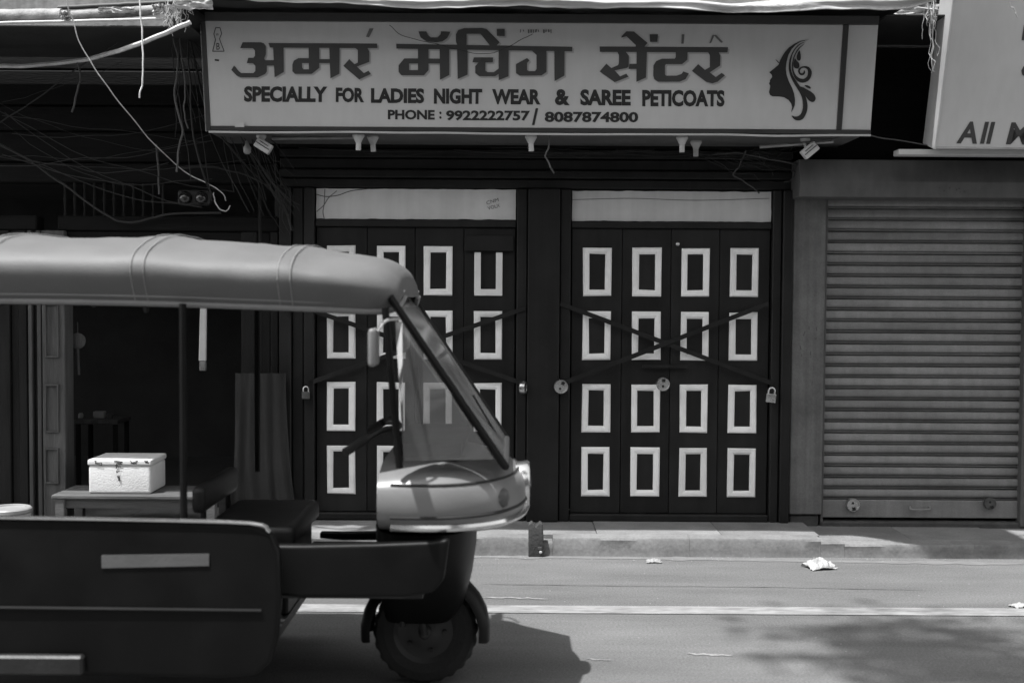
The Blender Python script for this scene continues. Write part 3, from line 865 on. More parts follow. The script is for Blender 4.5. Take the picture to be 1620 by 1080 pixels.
# ================================================================== LEFT OLD SHOP
ls = empty('old_wooden_shop_building', (-3.2, 0.5, PAVZ), 'dark open-fronted old wooden shop at the left behind the rickshaw', 'building')
LX0 = -7.5
LXR = X0 - 0.006
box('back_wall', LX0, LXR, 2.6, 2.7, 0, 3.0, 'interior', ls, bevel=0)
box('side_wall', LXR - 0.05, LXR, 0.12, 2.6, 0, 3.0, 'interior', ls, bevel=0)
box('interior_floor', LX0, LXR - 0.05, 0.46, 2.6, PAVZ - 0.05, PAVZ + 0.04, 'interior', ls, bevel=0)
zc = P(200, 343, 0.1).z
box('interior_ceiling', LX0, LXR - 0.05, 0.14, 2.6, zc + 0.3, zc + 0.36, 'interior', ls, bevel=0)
ax, bx, za, zb_ = RECT(95, 343, 410, 366, 0.05)
box('lintel', ax, LXR - 0.002, 0.0, 0.13, za, zb_, 'dark_wood_flat', ls, bevel=0.008)
box('lintel', LX0, ax - 0.13, 0.0, 0.13, za, zb_, 'dark_wood_flat', ls, bevel=0.008)
# balusters above the lintel
bz1 = P(200, 290, 0.06).z
b0 = None
for k in range(11):
    x = P(103 + 15.5 * k, 310, 0.06).x
    if b0 is None:
        h = bz1 - zb_
        b0 = MB().lathe([(0.010, 0), (0.010, h * .12), (0.006, h * .2), (0.012, h * .5), (0.006, h * .8), (0.010, h * .88), (0.010, h)], (x, 0.06, zb_), 'z', 8).build('baluster', 'dark_wood', ls, smooth=True)
        bw_ = W[b0].copy(); bx0_ = x
    else:
        inst(b0, 'baluster', ls, T((x - bx0_, 0, 0)) @ bw_)
# wide fascia boards
zf = bz1
for i, h in enumerate([0.13, 0.2, 0.16, 0.22, 0.2]):
    box('fascia_board', LX0, LXR - 0.004, 0.05 - 0.035 * (i == 3) + 0.02 * (i % 2), 0.2, zf + 0.002, zf + h - 0.006, 'dark_wood_flat', ls, bevel=0.008)
    zf += h
box('upper_wall', LX0, LXR - 0.12, 0.02, 0.45, zf, 6.2, 'upper_plaster', ls)
# carved post and its slim neighbours
pa, pb, _, _ = RECT(66, 360, 102, 820, -0.04)
post = box('carved_post', pa, pb, -0.03, 0.12, PAVZ, za - 0.002, 'old_wood', ls, bevel=0.005)
for (y0, y1) in [(398, 470), (480, 566), (607, 684), (708, 765)]:
    a0, a1, c0, c1 = RECT(71, y0, 94, y1, -0.03)
    w = 0.014
    rings = [[(a0 + i, yy, c0 + i), (a1 - i, yy, c0 + i), (a1 - i, yy, c1 - i), (a0 + i, yy, c1 - i)] for i, yy in ((0, -0.031), (0.003, -0.043), (w - .003, -0.043), (w, -0.031))]
    MB().grid(rings, close=True).build('carved_panel', 'old_wood', post)
for (a, b, m) in [(45, 51, 'old_wood'), (52.5, 57.5, 'dark_wood'), (59, 65.5, 'old_wood')]:
    q = RECT(a, 360, b, 820, -0.02)
    box('slim_post', q[0], q[1], -0.02 if m == 'old_wood' else 0.01, 0.1, PAVZ, za - 0.002, m, ls, bevel=0.003)
for k, (a, b) in enumerate([(-70, -30), (-29, -2), (-1, 17), (18, 30), (31, 44)]):
    q = RECT(a, 360, b, 820, 0.0)
    box('wall_plank', q[0], q[1], 0.02 * (k % 2) - 0.01, 0.09, PAVZ, za - 0.002, 'dark_wood', ls, bevel=0.004)
box('wall', LX0, RECT(-71, 360, -70, 820, 0)[0], 0.0, 0.2, 0.0, za, 'dark_wood', ls)
for k, (a, b) in enumerate([(383, 408), (414, 428), (429, 441)]):
    q = RECT(a, 366, b, 820, 0.03)
    box('wall_plank', q[0], q[1], 0.01 + 0.012 * (k % 2), 0.1, PAVZ, za - 0.002, 'dark_wood', ls, bevel=0.004)
box('doorway_header', ax, LXR - 0.06, 0.02, 0.12, za - 0.06, za - 0.003, 'dark_wood_flat', ls)

# ------------------------------------------------ things in and before the left shop
def bucket():
    c = P(14, 802, -0.46); r = 0.125
    h = c.z - PAVZ - 0.008
    e = empty('plastic_jar', (c.x, -0.46, PAVZ + 0.008), 'pale round plastic jar with ringed lid at the left edge beside the carved post', 'jar')
    MB().lathe([(r * .82, 0), (r * .92, .006), (r * .98, h * .4), (r, h * .76), (r * .93, h * .80)], (c.x, -0.46, PAVZ + .008), 'z', 28).build('body', 'plastic_tub', e, smooth=True)
    MB().lathe([(r * .99, h * .80), (r * 1.04, h * .82), (r * 1.04, h * .95), (r * .98, h), (r * .80, h), (r * .78, h * .94), (0.002, h * .94)], (c.x, -0.46, PAVZ + .008), 'z', 28).build('lid', 'plastic_tub', e, smooth=True)
bucket()

bz = P(160, 783, -0.38).z
bxa, bxb = P(81, 783, -0.38).x, P(345, 783, -0.38).x
bench = empty('low_bench', ((bxa + bxb) / 2, -0.2, PAVZ), 'low worn wooden bench carrying the white foam box before the dark shop', 'bench')
for k in range(3):
    y0 = -0.38 + 0.128 * k
    box('top_board', bxa + random.uniform(-.006, .006), bxb + random.uniform(-.01, .01), y0, y0 + 0.124, bz - 0.026, bz, 'bench_wood', bench, bevel=0.006)
box('apron', bxa + 0.03, bxb - 0.03, -0.352, -0.332, bz - 0.085, bz - 0.028, 'bench_wood', bench)
for sx in (bxa + 0.02, bxb - 0.075):
    for sy in (-0.372, -0.06):
        box('leg', sx, sx + 0.055, sy, sy + 0.05, PAVZ + 0.005, bz - 0.0265, 'bench_wood', bench)

fy = -0.33
fa, fb, fz0, fz1 = RECT(140, 727, 238, 775, fy)
fz0 = bz + 0.001
foam = empty('foam_box', ((fa + fb) / 2, fy + .15, fz0), 'white foam box with scrawled black marks standing on the low bench', 'box')
box('body', fa, fb, fy, fy + 0.32, fz0, fz1 - 0.036, 'foam', foam, bevel=0.016, segs=3, smooth=True)
box('lid', fa - 0.005, fb + 0.005, fy - 0.005, fy + 0.325, fz1 - 0.0345, fz1, 'foam', foam, bevel=0.01, segs=3, smooth=True)
def scr(px_, py_, w_, h_, n_):
    mk = MB()
    x, y = px_, py_
    for k in range(n_):
        x2, y2 = px_ + random.uniform(0, w_), py_ + random.uniform(0, h_)
        a, b = P(x, y, fy - 0.0065 - 0.00005 * k), P(x2, y2, fy - 0.0065 - 0.00005 * k)
        d = (b - a)
        if d.length > 1e-4:
            s = Vector((-d.z, 0, d.x)).normalized() * 0.0022
            mk.prism([a - s, b - s, b + s, a + s], (0, 0.0002, 0))
        x, y = x2, y2
    mk.build('scrawled_mark', 'ink', foam)
for q in [(150, 728, 12, 8, 6), (180, 728, 14, 9, 8), (206, 728, 12, 6, 6), (228, 728, 8, 6, 5), (183, 737, 9, 5, 5), (185, 752, 5, 10, 7), (184, 744, 6, 5, 4)]:
    scr(*q)

sty = 0.95
q = RECT(116, 664, 186, 671, sty)
stool = empty('small_table', ((q[0] + q[1]) / 2, sty + .15, PAVZ + .04), 'small dark table standing deep inside the open shop', 'table')
box('table_top', q[0], q[1], sty, sty + 0.3, q[2], q[3], 'old_wood', stool)
for sx in (q[0] + .01, q[1] - .04):
    for sy in (sty + .01, sty + .26):
        box('leg', sx, sx + .03, sy, sy + .03, PAVZ + .042, q[2] - .001, 'dark_wood', stool)
def small(name, px_, py0, py1, w_, m, label, cat):
    a = P(px_, py1, sty + 0.12); b = P(px_, py0, sty + 0.12)
    h = b.z - a.z; zz = q[3] + 0.001; r = w_ / 2
    tag(MB().lathe([(r * .9, 0), (r, h * .1), (r, h * .75), (r * .7, h * .86), (r * .72, h)], (a.x, sty + 0.12, zz), 'z', 14).build(name, m, smooth=True), label, cat)
small('tin', 128, 655, 663, .035, 'plastic_tub', 'tiny pale tin at the left end of the small table inside the shop', 'tin')
pk = RECT(147, 652, 164, 663, sty + .1)
tag(box('packet', pk[0], pk[1], sty + .1, sty + .16, q[3] + .001, q[3] + .05, 'plastic_tub', bevel=.005), 'pale grey packet in the middle of the small table inside the shop', 'packet')
small('tin', 174, 655, 663, .05, 'wire_mid', 'dark tin at the right end of the small table inside the shop', 'tin')

c = P(123, 539, 0.16)
fan = empty('round_paddle', (c.x, 0.16, c.z - .2), 'round dark disc on a long handle hanging beside the carved post', 'paddle')
MB().lathe([(0.002, -.012), (0.02, -.012), (0.045, -.008), (0.052, 0), (0.045, .008), (0.002, .01)], c, 'y', 20).build('disc', 'old_wood', fan, smooth=True)
MB().tube([c + Vector((0, 0, -.05)), c + Vector((.006, 0, -.22))], 0.009, 8).build('handle', 'old_wood', fan, smooth=True)
MB().tube([c + Vector((0, 0, .05)), c + Vector((0, .0, .12))], 0.003, 5).build('string', 'wire_mid', fan)

ta, tb_ = P(321.5, 470, 0.06), P(320, 571, 0.06)
tl = empty('strip_light', (tb_.x, 0.06, tb_.z - .06), 'pale unlit strip light hanging upright in the dark shop doorway', 'lamp')
MB().prism([ta + Vector((-.019, 0, 0)), ta + Vector((.021, 0, 0)), tb_ + Vector((.024, 0, 0)), tb_ + Vector((-.024, 0, 0))], (0, .02, 0)).build('diffuser', 'lamp_white', tl, bevel=.004)
box('end_cap', tb_.x - .018, tb_.x + .022, .055, .085, tb_.z - .062, tb_.z - .002, 'pipe_rust', tl)
MB().tube([ta, Vector((ta.x, 0.07, za - 0.002))], .004, 5).build('cord', 'wire_mid', tl)

# dark folded cloth hanging right of the doorway
def curtain(pa0, pa1, pyt, pyb, y, label, seed, m='cloth_dark'):
    a, b = P(pa0, pyt, y), P(pa1, pyt, y); zb2 = P(pa0, pyb, y).z
    rows = []
    for j in range(15):
        t = j / 14
        rows.append([(a.x + (b.x - a.x) * i / 40 + 0.10 * t * t * (i / 40 - .3), y + 0.012 * (0.4 + t) * math.sin(i * 0.62 + seed + 1.4 * t + 2 * mnoise.noise((i * .15, t, seed))) + 0.012 * mnoise.noise((i * .3, t * 3, seed)), a.z + (zb2 - a.z) * t) for i in range(41)])
    back = [[(p[0], p[1] + .004, p[2]) for p in r] for r in rows]
    tag(MB().grid(rows).grid(back).build('hanging_cloth', m, smooth='all'), label, 'cloth')
curtain(372, 452, 590, 815, -0.09, 'dark folded cloth hanging low between the open shop and the panelled doors', 2.0)

c = P(302, 312, -0.12)
twin = empty('twin_dome_lamp', (c.x, -0.08, c.z - .06), 'pair of dark glass domes with bright glints below the hanging wires', 'lamp')
box('housing', c.x - .10, c.x + .10, -.06, 0.0, c.z - .045, c.z + .05, 'sign_frame', twin, bevel=.012)
for dx in (-.05, .05):
    MB().lathe([(.002, -.045), (.018, -.042), (.032, -.03), (.041, -.012), (.043, 0)], (c.x + dx, -.06, c.z), 'y', 16).build('dome', 'dark_glass', twin, smooth='all')

# conduit on the wall
a, b = P(411, 215, -0.05), P(413, 820, -0.05)
tag(MB().tube([(a.x, -.05, SO.z - .03), (b.x, -.05, PAVZ + .005)], .0115, 8).build('conduit_pipe', 'dark_wood', smooth=True), 'dark upright conduit pipe left of the padlocked doors', 'pipe')

# ================================================================== LIGHT FITTINGS under the long sign
LF = 'bulb holders under the signboard'
def holder(px_, y, label, tiltx=0.0, zoff=0.0):
    x = P(px_, 225, y).x; z1 = SO.z - .023 + zoff
    e = empty('bulb_holder', (x, y, z1 - .12), label, 'bulb holder', LF)
    MB().lathe([(.034, 0), (.036, -.01), (.028, -.024), (.020, -.040), (.018, -.046)], (x, y, z1), 'z', 14).build('shade', 'lamp_white', e, smooth=True)
    MB().tube([(x, y, z1 - .046), (x + tiltx * .06, y, z1 - .092 - zoff)], .016, 12).build('socket', 'lamp_white', e, smooth=True)
holder(567, -0.50, 'white bulb holder under the signboard, left one of the close pair below NIGHT')
holder(590, -0.44, 'white bulb holder under the signboard, right one of the close pair left of centre', .05)
holder(840, -0.50, 'white bulb holder under the middle of the signboard above the pillar between the doors', .05)
holder(1079, -0.50, 'white bulb holder under the signboard below SAREE, the lower one of its pair')
holder(1101, -0.30, 'white bulb holder set back under the signboard, upper right one of its pair')

def flood(px_, py_, ang, y, label):
    c = P(px_, py_, y)
    e = empty('flood_lamp', (c.x, y, c.z - .06), label, 'lamp', 'small flood lamps at the signboard ends')
    rot = Matrix.Rotation(R(ang), 4, 'Y')
    def rb(name, x0, x1, y0, y1, z0, z1, m):
        mb = MB().box(x0, x1, y0, y1, z0, z1)
        mb.v = [rot @ v + c for v in mb.v]
        mb.build(name, m, e, bevel=.005)
    rb('lamp_body', -.05, .05, -.02, .025, -.030, .030, 'lamp_white')
    rb('lens_rim', -.046, .046, -.026, -.021, -.004, .001, 'sign_frame')
    rb('lens_rim', -.030, .030, -.0265, -.021, .012, .016, 'sign_frame')
    top = Vector((c.x - .02, y + .03, SO.z - .024))
    MB().tube([c + Vector((-.02, .01, .02)), c + Vector((-.03, .02, .06)), top], .011, 8).build('arm', 'lamp_white', e, smooth=True)
    MB().lathe([(.03, 0), (.03, -.012), (.016, -.03)], top, 'z', 12).build('mount', 'lamp_white', e, smooth=True)
flood(417, 231, 32, -0.48, 'small white flood lamp tilted under the left end of the long signboard')
flood(1281, 238, -40, -0.48, 'small white flood lamp tilted under the right end of the long signboard')
def rodthing(name, a, b, y, r, m, label, cat):
    A_, B_ = P(a[0], a[1], y), P(b[0], b[1], y)
    tag(MB().tube([A_, B_], r, 8).build(name, m, smooth=True), label, cat)
rodthing('tube_rod', (430, 219), (566, 217.5), -0.4, .011, 'zinc', 'thin pale rod under the left part of the long signboard', 'rod')
rodthing('tube_rod', (1202, 232.5), (1318, 224), -0.45, .010, 'zinc', 'thin pale rod slanting under the right end of the long signboard', 'rod')
c = P(391, 236, -.4)
tag(MB().lathe([(.012, -.03), (.022, -.018), (.024, .008), (.014, .022), (.006, .05)], c, 'z', 12).build('bulb', 'plastic_tub', smooth='all'), 'small bare bulb hanging left of the tilted flood lamp', 'bulb')
c = P(1262, 205, -.45)

# ================================================================== CABLES
def cable(label, pts, r, m, cat='cable', name='cable', sub=6):
    P3 = spline([P(*p) for p in pts], sub)
    sd_ = len(label)
    P3 = [p + Vector((mnoise.noise((i * .35, sd_, 0)), mnoise.noise((i * .35, sd_, 4)), mnoise.noise((i * .35, sd_, 8)))) * .007 for i, p in enumerate(P3)]
    return tag(MB().tube(P3, r, 6).build(name, m, smooth=True), label, cat)
cable('long pale cable curving down from the upper left to the twin glass domes', [(104, -14, -1.1), (112, 25, -1.05), (135, 85, -1.0), (180, 150, -.9), (235, 218, -.6), (290, 270, -.26), (330, 291, -.22), (352, 306, -.18), (358, 318, -.12)], .0034, 'wire_light')
cable('thick pale hose sagging across the upper left towards the signboard corner', [(-20, 106, -.36), (60, 103, -.38), (130, 95, -.42), (200, 77, -.8), (260, 53, -.98), (302, 35, -1.02)], .013, 'wire_light', 'hose', 'hose')
cable('straight pale cable end hanging free left of the signboard', [(220, -12, -.93), (224, 40, -.93), (226, 85, -.93), (225, 130, -.93), (220, 155, -.93)], .0045, 'wire_light')
cable('kinked grey cable hanging beside the signboard down to a frayed end', [(276, 8, -.6), (274, 55, -.58), (282, 100, -.56), (276, 150, -.54), (288, 205, -.52), (282, 240, -.5), (280, 272, -.5)], .006, 'wire_mid')
cable('grey cable running close beside the left end of the signboard', [(284, 8, -.6), (284, 60, -.58), (293, 130, -.56), (291, 170, -.54), (297, 204, -.52)], .0045, 'wire_mid')
cable('short grey cable end hanging below the sagging hose', [(121, 92, -.4), (127, 120, -.4), (121, 150, -.4), (114, 178, -.4)], .006, 'wire_mid')
cable('dark cable end hanging straight above the balusters', [(247, 228, -.2), (250, 260, -.2), (252, 308, -.2)], .006, 'wire_mid')
cable('thin dark cable crossing the upper left corner upwards to the right', [(-10, 200, -.15), (60, 155, -.2), (120, 110, -.3), (212, 52, -.5)], .004, 'wire_dark')
cable('dark thick cable slanting from the left edge down over the lintel', [(-10, 224, -.1), (40, 250, -.08), (100, 292, -.05), (160, 335, -.04), (200, 352, -.04), (240, 345, -.04), (275, 338, -.06), (350, 337, -.08)], .007, 'wire_dark')
cable('thin dark cable drooping across the balusters', [(-10, 226, -.12), (60, 258, -.1), (150, 295, -.08), (230, 318, -.08), (330, 322, -.08)], .003, 'wire_dark')
cable('dark cable dropping from the signboard corner towards the twin domes', [(296, 40, -.55), (300, 120, -.5), (305, 205, -.4), (320, 270, -.3), (336, 310, -.15)], .006, 'wire_dark')
cable('dark cable running from the signboard corner down beside the conduit', [(300, 60, -.5), (330, 180, -.42), (370, 240, -.3), (412, 285, -.1), (445, 320, -.06), (462, 365, -.06)], .006, 'wire_dark')
cable('pale loop of cable dangling at the twin domes', [(338, 305, -.12), (340, 318, -.14), (347, 330, -.14), (357, 334, -.12), (364, 326, -.1)], .004, 'wire_light')
cable('dark cable bowing towards the conduit below the signboard end', [(285, 266, -.2), (330, 264, -.18), (380, 274, -.14), (420, 292, -.1), (440, 310, -.07)], .006, 'wire_dark')
cable('thin dark wire drooping over the face of the long signboard', [(616, 40, -.72), (640, 58, -.70), (700, 72, -.70), (760, 86, -.70), (800, 76, -.70), (842, 54, -.72)], .0018, 'wire_dark')
cable('thin pale wire hanging with a hooked end under the middle of the signboard', [(869, 212, -.5), (868, 232, -.5), (863, 246, -.5), (867, 256, -.5), (876, 274, -.5)], .0055, 'wire_mid')
cable('thin dark wire angled above the right transom board', [(1180, 238, -.25), (1170, 262, -.15), (1160, 276, -.1), (1172, 284, -.08), (1190, 296, -.06), (1202, 306, -.05)], .0045, 'wire_mid')
cable('dark cable running along under the right part of the signboard', [(1120, 246, -.2), (1160, 242, -.22), (1210, 250, -.2), (1268, 262, -.16)], .005, 'wire_mid')
cable('thin pale wire sagging between the two signboards', [(1240, 228, -.45), (1300, 222, -.5), (1360, 214, -.5), (1420, 222, -.48), (1480, 232, -.5)], .004, 'wire_mid')
cable('small loop of wire beside the shutter hood', [(1254, 262, -.1), (1256, 276, -.1), (1250, 286, -.1), (1240, 288, -.1)], .0035, 'wire_mid')
cable('frayed thin wire hanging down the left edge of the grey signboard', [(1478, -10, -.72), (1476, 30, -.72), (1476, 70, -.7), (1474, 100, -.68), (1478, 115, -.66)], .0032, 'wire_light')
cable('pale twig of wire hanging over the top of the grey signboard', [(1592, -12, -1.0), (1598, 8, -.98), (1605, 16, -.97), (1609, 27, -.96)], .003, 'wire_light')

tw = MB()
def strand(a, b, ya, yb, sag, r, seed):
    A_, B_ = P(a[0], a[1], ya), P(b[0], b[1], yb)
    pts = []
    for i in range(13):
        t = i / 12
        p = A_.lerp(B_, t) + Vector((0, 0, -sag * 4 * t * (1 - t)))
        p += Vector((mnoise.noise((t * 4, seed, 0)), mnoise.noise((t * 4, seed, 3)), mnoise.noise((t * 4, seed, 6)))) * .035 * min(1, 6 * t * (1 - t) + .2)
        pts.append(p)
    tw.tube(pts, r, 5)
rw = random.Random(5)
for k in range(20):
    strand((rw.uniform(255, 310), rw.uniform(5, 40)), (rw.uniform(275, 470), rw.uniform(180, 350)), -.55, rw.uniform(-.3, -.07), rw.uniform(-.03, .1), rw.uniform(.0015, .0032), k)
for k in range(12):
    strand((rw.uniform(-20, 30), rw.uniform(130, 270)), (rw.uniform(180, 420), rw.uniform(60, 340)), rw.uniform(-.4, -.1), rw.uniform(-.4, -.1), rw.uniform(.0, .12), rw.uniform(.0015, .003), 40 + k)
for k in range(12):
    strand((rw.uniform(380, 430), rw.uniform(215, 260)), (rw.uniform(430, 475), rw.uniform(290, 380)), -.3, -.07, rw.uniform(-.03, .06), rw.uniform(.0015, .003), 70 + k)
for k in range(14):
    strand((rw.uniform(1090, 1200), rw.uniform(236, 252)), (rw.uniform(1220, 1275), rw.uniform(225, 300)), -.25, -.1, rw.uniform(-.03, .05), rw.uniform(.0015, .003), 90 + k)
for k in range(8):
    strand((rw.uniform(430, 900), rw.uniform(232, 246)), (rw.uniform(900, 1250), rw.uniform(234, 250)), -.12, -.12, rw.uniform(.0, .03), rw.uniform(.0015, .003), 120 + k)
tag(tw.build('wire_tangle', 'wire_dark', smooth=True), 'messy tangle of thin dark wires around the signboard and the dark shop', 'wires', kind='stuff')
tf = MB(); tw = tf
for k in range(16):
    x_ = rw.uniform(262, 300)
    strand((x_, rw.uniform(-5, 12)), (x_ + rw.uniform(-8, 12), rw.uniform(22, 60)), -1.0, -.95, rw.uniform(-.01, .01), rw.uniform(.0012, .0022), 150 + k)
for k in range(12):
    x_ = rw.uniform(1463, 1484)
    strand((x_, rw.uniform(-5, 20)), (x_ + rw.uniform(-6, 5), rw.uniform(30, 120)), -.95, -.9, rw.uniform(-.01, .01), rw.uniform(.001, .002), 180 + k)
tag(tf.build('frayed_strands', 'wire_light', smooth=True), 'pale frayed strands hanging at both ends of the awning', 'strands', kind='stuff')

# pipes and scraps along the top left
def hpipe(label, a, b, y, r, m, name='bamboo_pole', cat='pole', n=14):
    A_, B_ = P(a[0], a[1], y), P(b[0], b[1], y)
    pts = [A_.lerp(B_, i / n) + Vector((0, 0, .004 * mnoise.noise((i * .8, a[1], 0)))) for i in range(n + 1)]
    mb = MB().tube(pts, r, 12)
    return tag(mb.build(name, m, smooth=True), label, cat)
hpipe('rough rusty pipe along the top left edge above the dark shop', (-60, 27, 0), (98, 25, 0), -.82, .040, 'pipe_rust', 'rusty_pipe', 'pipe')
hpipe('knotted pole lying on ties left of the awning corner', (96, 27, 0), (250, 16, 0), -.82, .029, 'pipe_rust')
hpipe('slim upper pole resting behind the knotted pole at the top left', (92, 13, 0), (285, 3, 0), -.72, .013, 'wire_mid')
hpipe('thin straight batten under the poles at the top left', (-60, 38, 0), (262, 30, 0), -.875, .008, 'wire_light', 'batten', 'batten')
def crumple(label, px_, py_, y, sx, sz, m, seed, name='plastic_scrap', cat='scrap'):
    c = P(px_, py_, y); mb = MB(); rows = []
    for i in range(11):
        rows.append([c + Vector(((j / 10 - .5) * sx + .1 * sx * mnoise.noise((i * .5, j * .5, seed)), .035 * mnoise.noise((i * .45, j * .45, seed + 3)), (i / 10 - .5) * sz + .25 * sz * mnoise.noise((i * .4, j * .4, seed + 7)))) for j in range(11)])
    back = [[p + Vector((0, .003, 0)) for p in r] for r in rows]
    tag(mb.grid(rows).grid(back).build(name, m, smooth='all'), label, cat)
crumple('torn white plastic strip caught on the knotted pole', 185, 16, -.87, .2, .035, 'tarp_white', 1)
crumple('small knot of white plastic tied where the two top left poles meet', 103, 24, -.9, .05, .05, 'tarp_white', 2)
crumple('white plastic lump at the right end of the knotted pole', 250, 15, -.9, .06, .06, 'tarp_white', 3)
crumple('crumpled pale sheet at the top between the awning and the grey signboard', 1440, 16, -.5, .34, .07, 'tarp_white', 5)
crumple('bright white folded sheet corner at the left end of the awning', 306, 3, -1.02, .2, .08, 'tarp_white', 6)
# sheet right of the awning, extended unseen behind the sign to block leaking sun, and tin roof edge over the old shop
tag(box('tin_sheet', ax1 - .1, 7.2, -.74, .045, P(1440, 47, -.4).z, P(1440, 44, -.4).z, 'tarp_dark'), 'dark tin sheet beside the awning end, extended unseen behind the grey signboard to block sun', 'sheet')
tz = P(150, 40, -.86).z
tag(box('tin_roof', -7.5, ax0 + .05, -.86, -.005, tz - .012, tz, 'tarp_dark'), 'dark tin roof edge over the open shop below the top left poles', 'roof')

# ================================================================== PADLOCKS
def padlock(px_, py_, y, s, m, label, tilt=0):
    c = P(px_, py_, y)
    e = empty('padlock', (c.x, y, c.z - .04), label, 'padlock')
    rot = Matrix.Rotation(R(tilt), 4, 'Y')
    mb = MB().box(-.026 * s, .026 * s, -.010, .010, -.036 * s, .012 * s); mb.v = [rot @ v + c for v in mb.v]
    mb.build('body', m, e, bevel=.004, segs=2, smooth=True)
    pts = [Vector((-.017 * s, 0, .012 * s)), Vector((-.017 * s, 0, .028 * s))] + [Vector((.017 * s * math.cos(math.pi - a), 0, .028 * s + .017 * s * math.sin(a))) for a in [math.pi * k / 8 for k in range(1, 8)]] + [Vector((.017 * s, 0, .028 * s)), Vector((.017 * s, 0, .012 * s))]
    MB().tube([rot @ p + c for p in pts], .0045 * s, 8).build('shackle', 'lock_metal', e, smooth=True)
padlock(484, 622, -.06, .95, 'lock_rust', 'dull square padlock at the left side of the left doors')
padlock(1220, 626, -.06, 1.15, 'lock_metal', 'shiny square padlock at the right side of the right doors', 6)
def disc_lock(px_, py_, y, r, m, label, turn=0.0, roll=0):
    c = P(px_, py_, y)
    e = empty('disc_lock', (c.x, y, c.z - r), label, 'lock')
    rot = Matrix.Rotation(R(turn), 4, 'Z') @ Matrix.Rotation(R(roll), 4, 'Y')
    mb = MB().lathe([(.001, -.014), (r * .78, -.014), (r * .82, -.018), (r * .93, -.018), (r, -.012), (r, .012), (r * .9, .016), (.001, .016)], (0, 0, 0), 'y', 28)
    mb.v = [rot @ v + c for v in mb.v]; mb.build('body', m, e, smooth=True)
    mb = MB().box(-.010, .010, -.020, -.0142, r * .34, r * .80); mb.v = [rot @ v + c for v in mb.v]; mb.build('shackle_slot', 'iron', e)
    mb = MB().lathe([(.001, -.0165), (.007, -.0165), (.008, -.0142)], (0, 0, -r * .3), 'y', 12); mb.v = [rot @ v + c for v in mb.v]; mb.build('key_plate', 'iron', e)
disc_lock(887.5, 611.5, -.075, .045, 'lock_metal', 'round steel disc lock on the pillar between the two doors', 0, 28)
disc_lock(1049, 607.5, -.06, .043, 'lock_metal', 'round steel disc lock at the middle of the right doors', 0, 4)
disc_lock(827.5, 613, -.055, .04, 'lock_metal', 'round steel disc lock seen edge-on at the right side of the left doors', 74, 0)
disc_lock(1349, 798, .01, .043, 'lock_metal', 'shiny round lock near the left end of the shutter bottom rail', 0, 170)
disc_lock(1566, 796, .01, .038, 'lock_rust', 'rusty round lock near the right end of the shutter bottom rail', 0, 160)

# ================================================================== SMALL THINGS ON PAVEMENT AND ROAD
# stub of iron channel in the kerb gap
g = G(848, 877, 0)
gx_ = 0.16
sa, sb = P(836, 850, KERBY).x, P(859, 850, KERBY).x
zt = P(848, 826, KERBY - .02).z
cpts = [(sa, -.0), (sb + .01, -.0), (sb - .002, zt - .01), (sb - .02, zt), ((sa + sb) / 2, zt - .028), (sa + .02, zt + .002), (sa, zt - .012)]
stub = empty('guard_stone', ((sa + sb) / 2, KERBY, 0), 'short dark notched guard stone standing in the kerb before the left doors', 'guard stone')
MB().prism([(x, KERBY - .035, z) for x, z in cpts], (0, .085, 0)).build('stone', 'stone_dark', stub, bevel=.006, segs=2, smooth=True)
MB().lathe([(.001, -.008), (.008, -.006), (.010, .004)], (sb - .014, KERBY - .036, .03), 'y', 10).build('bolt', 'lamp_white', stub, smooth=True)
box('label_plate', sb - .032, sb - .008, KERBY - .039, KERBY - .0355, .047, .062, 'wire_mid', stub, bevel=.001)

def litter(px_, py_, sx, sy, h, m, label, seed, name='crumpled_paper', cat='paper', rot=0):
    c = G(px_, py_, 0)
    rows = []
    n = 12
    M = Matrix.Rotation(R(rot), 3, 'Z')
    for i in range(n + 1):
        row = []
        for j in range(n + 1):
            u, v = i / n - .5, j / n - .5
            r = (u * u + v * v) ** .5
            edge = 1 + .3 * mnoise.noise((u * 4, v * 4, seed))
            z = .004 + h * max(0, 1 - r * 1.5) * (.55 + .9 * abs(mnoise.noise((u * 6, v * 6, seed + 4)))) + h * .3 * abs(mnoise.noise((u * 11, v * 11, seed)))
            row.append(Vector(c) + M @ Vector((u * sx * edge, v * sy * edge, 0)) + Vector((0, 0, z)))
        rows.append(row)
    under = [[p + Vector((0, 0, -.003)) for p in r] for r in rows]
    tag(MB().grid(rows).grid(under).build(name, m, smooth=False), label, cat)
litter(1297, 898, .16, .13, .07, 'paper', 'crumpled white paper lying on the road by the kerb step', 3, rot=15)
litter(1034, 889, .085, .06, .025, 'plastic_tub', 'small grey crumpled wrapper on the road before the right doors', 9, 'wrapper', 'wrapper')
litter(1612, 959, .09, .06, .02, 'paper', 'scrap of white paper on the road at the right edge', 14, 'paper_scrap', rot=30)
litter(1562, 826, .05, .04, .02, 'paper', 'tiny pale scrap below the rusty shutter lock', 21, 'paper_scrap')
for o in COL.objects:
    if o.name.startswith('paper_scrap') and o.get('label', '').startswith('tiny'):
        o.location.z += PAVZ - .02

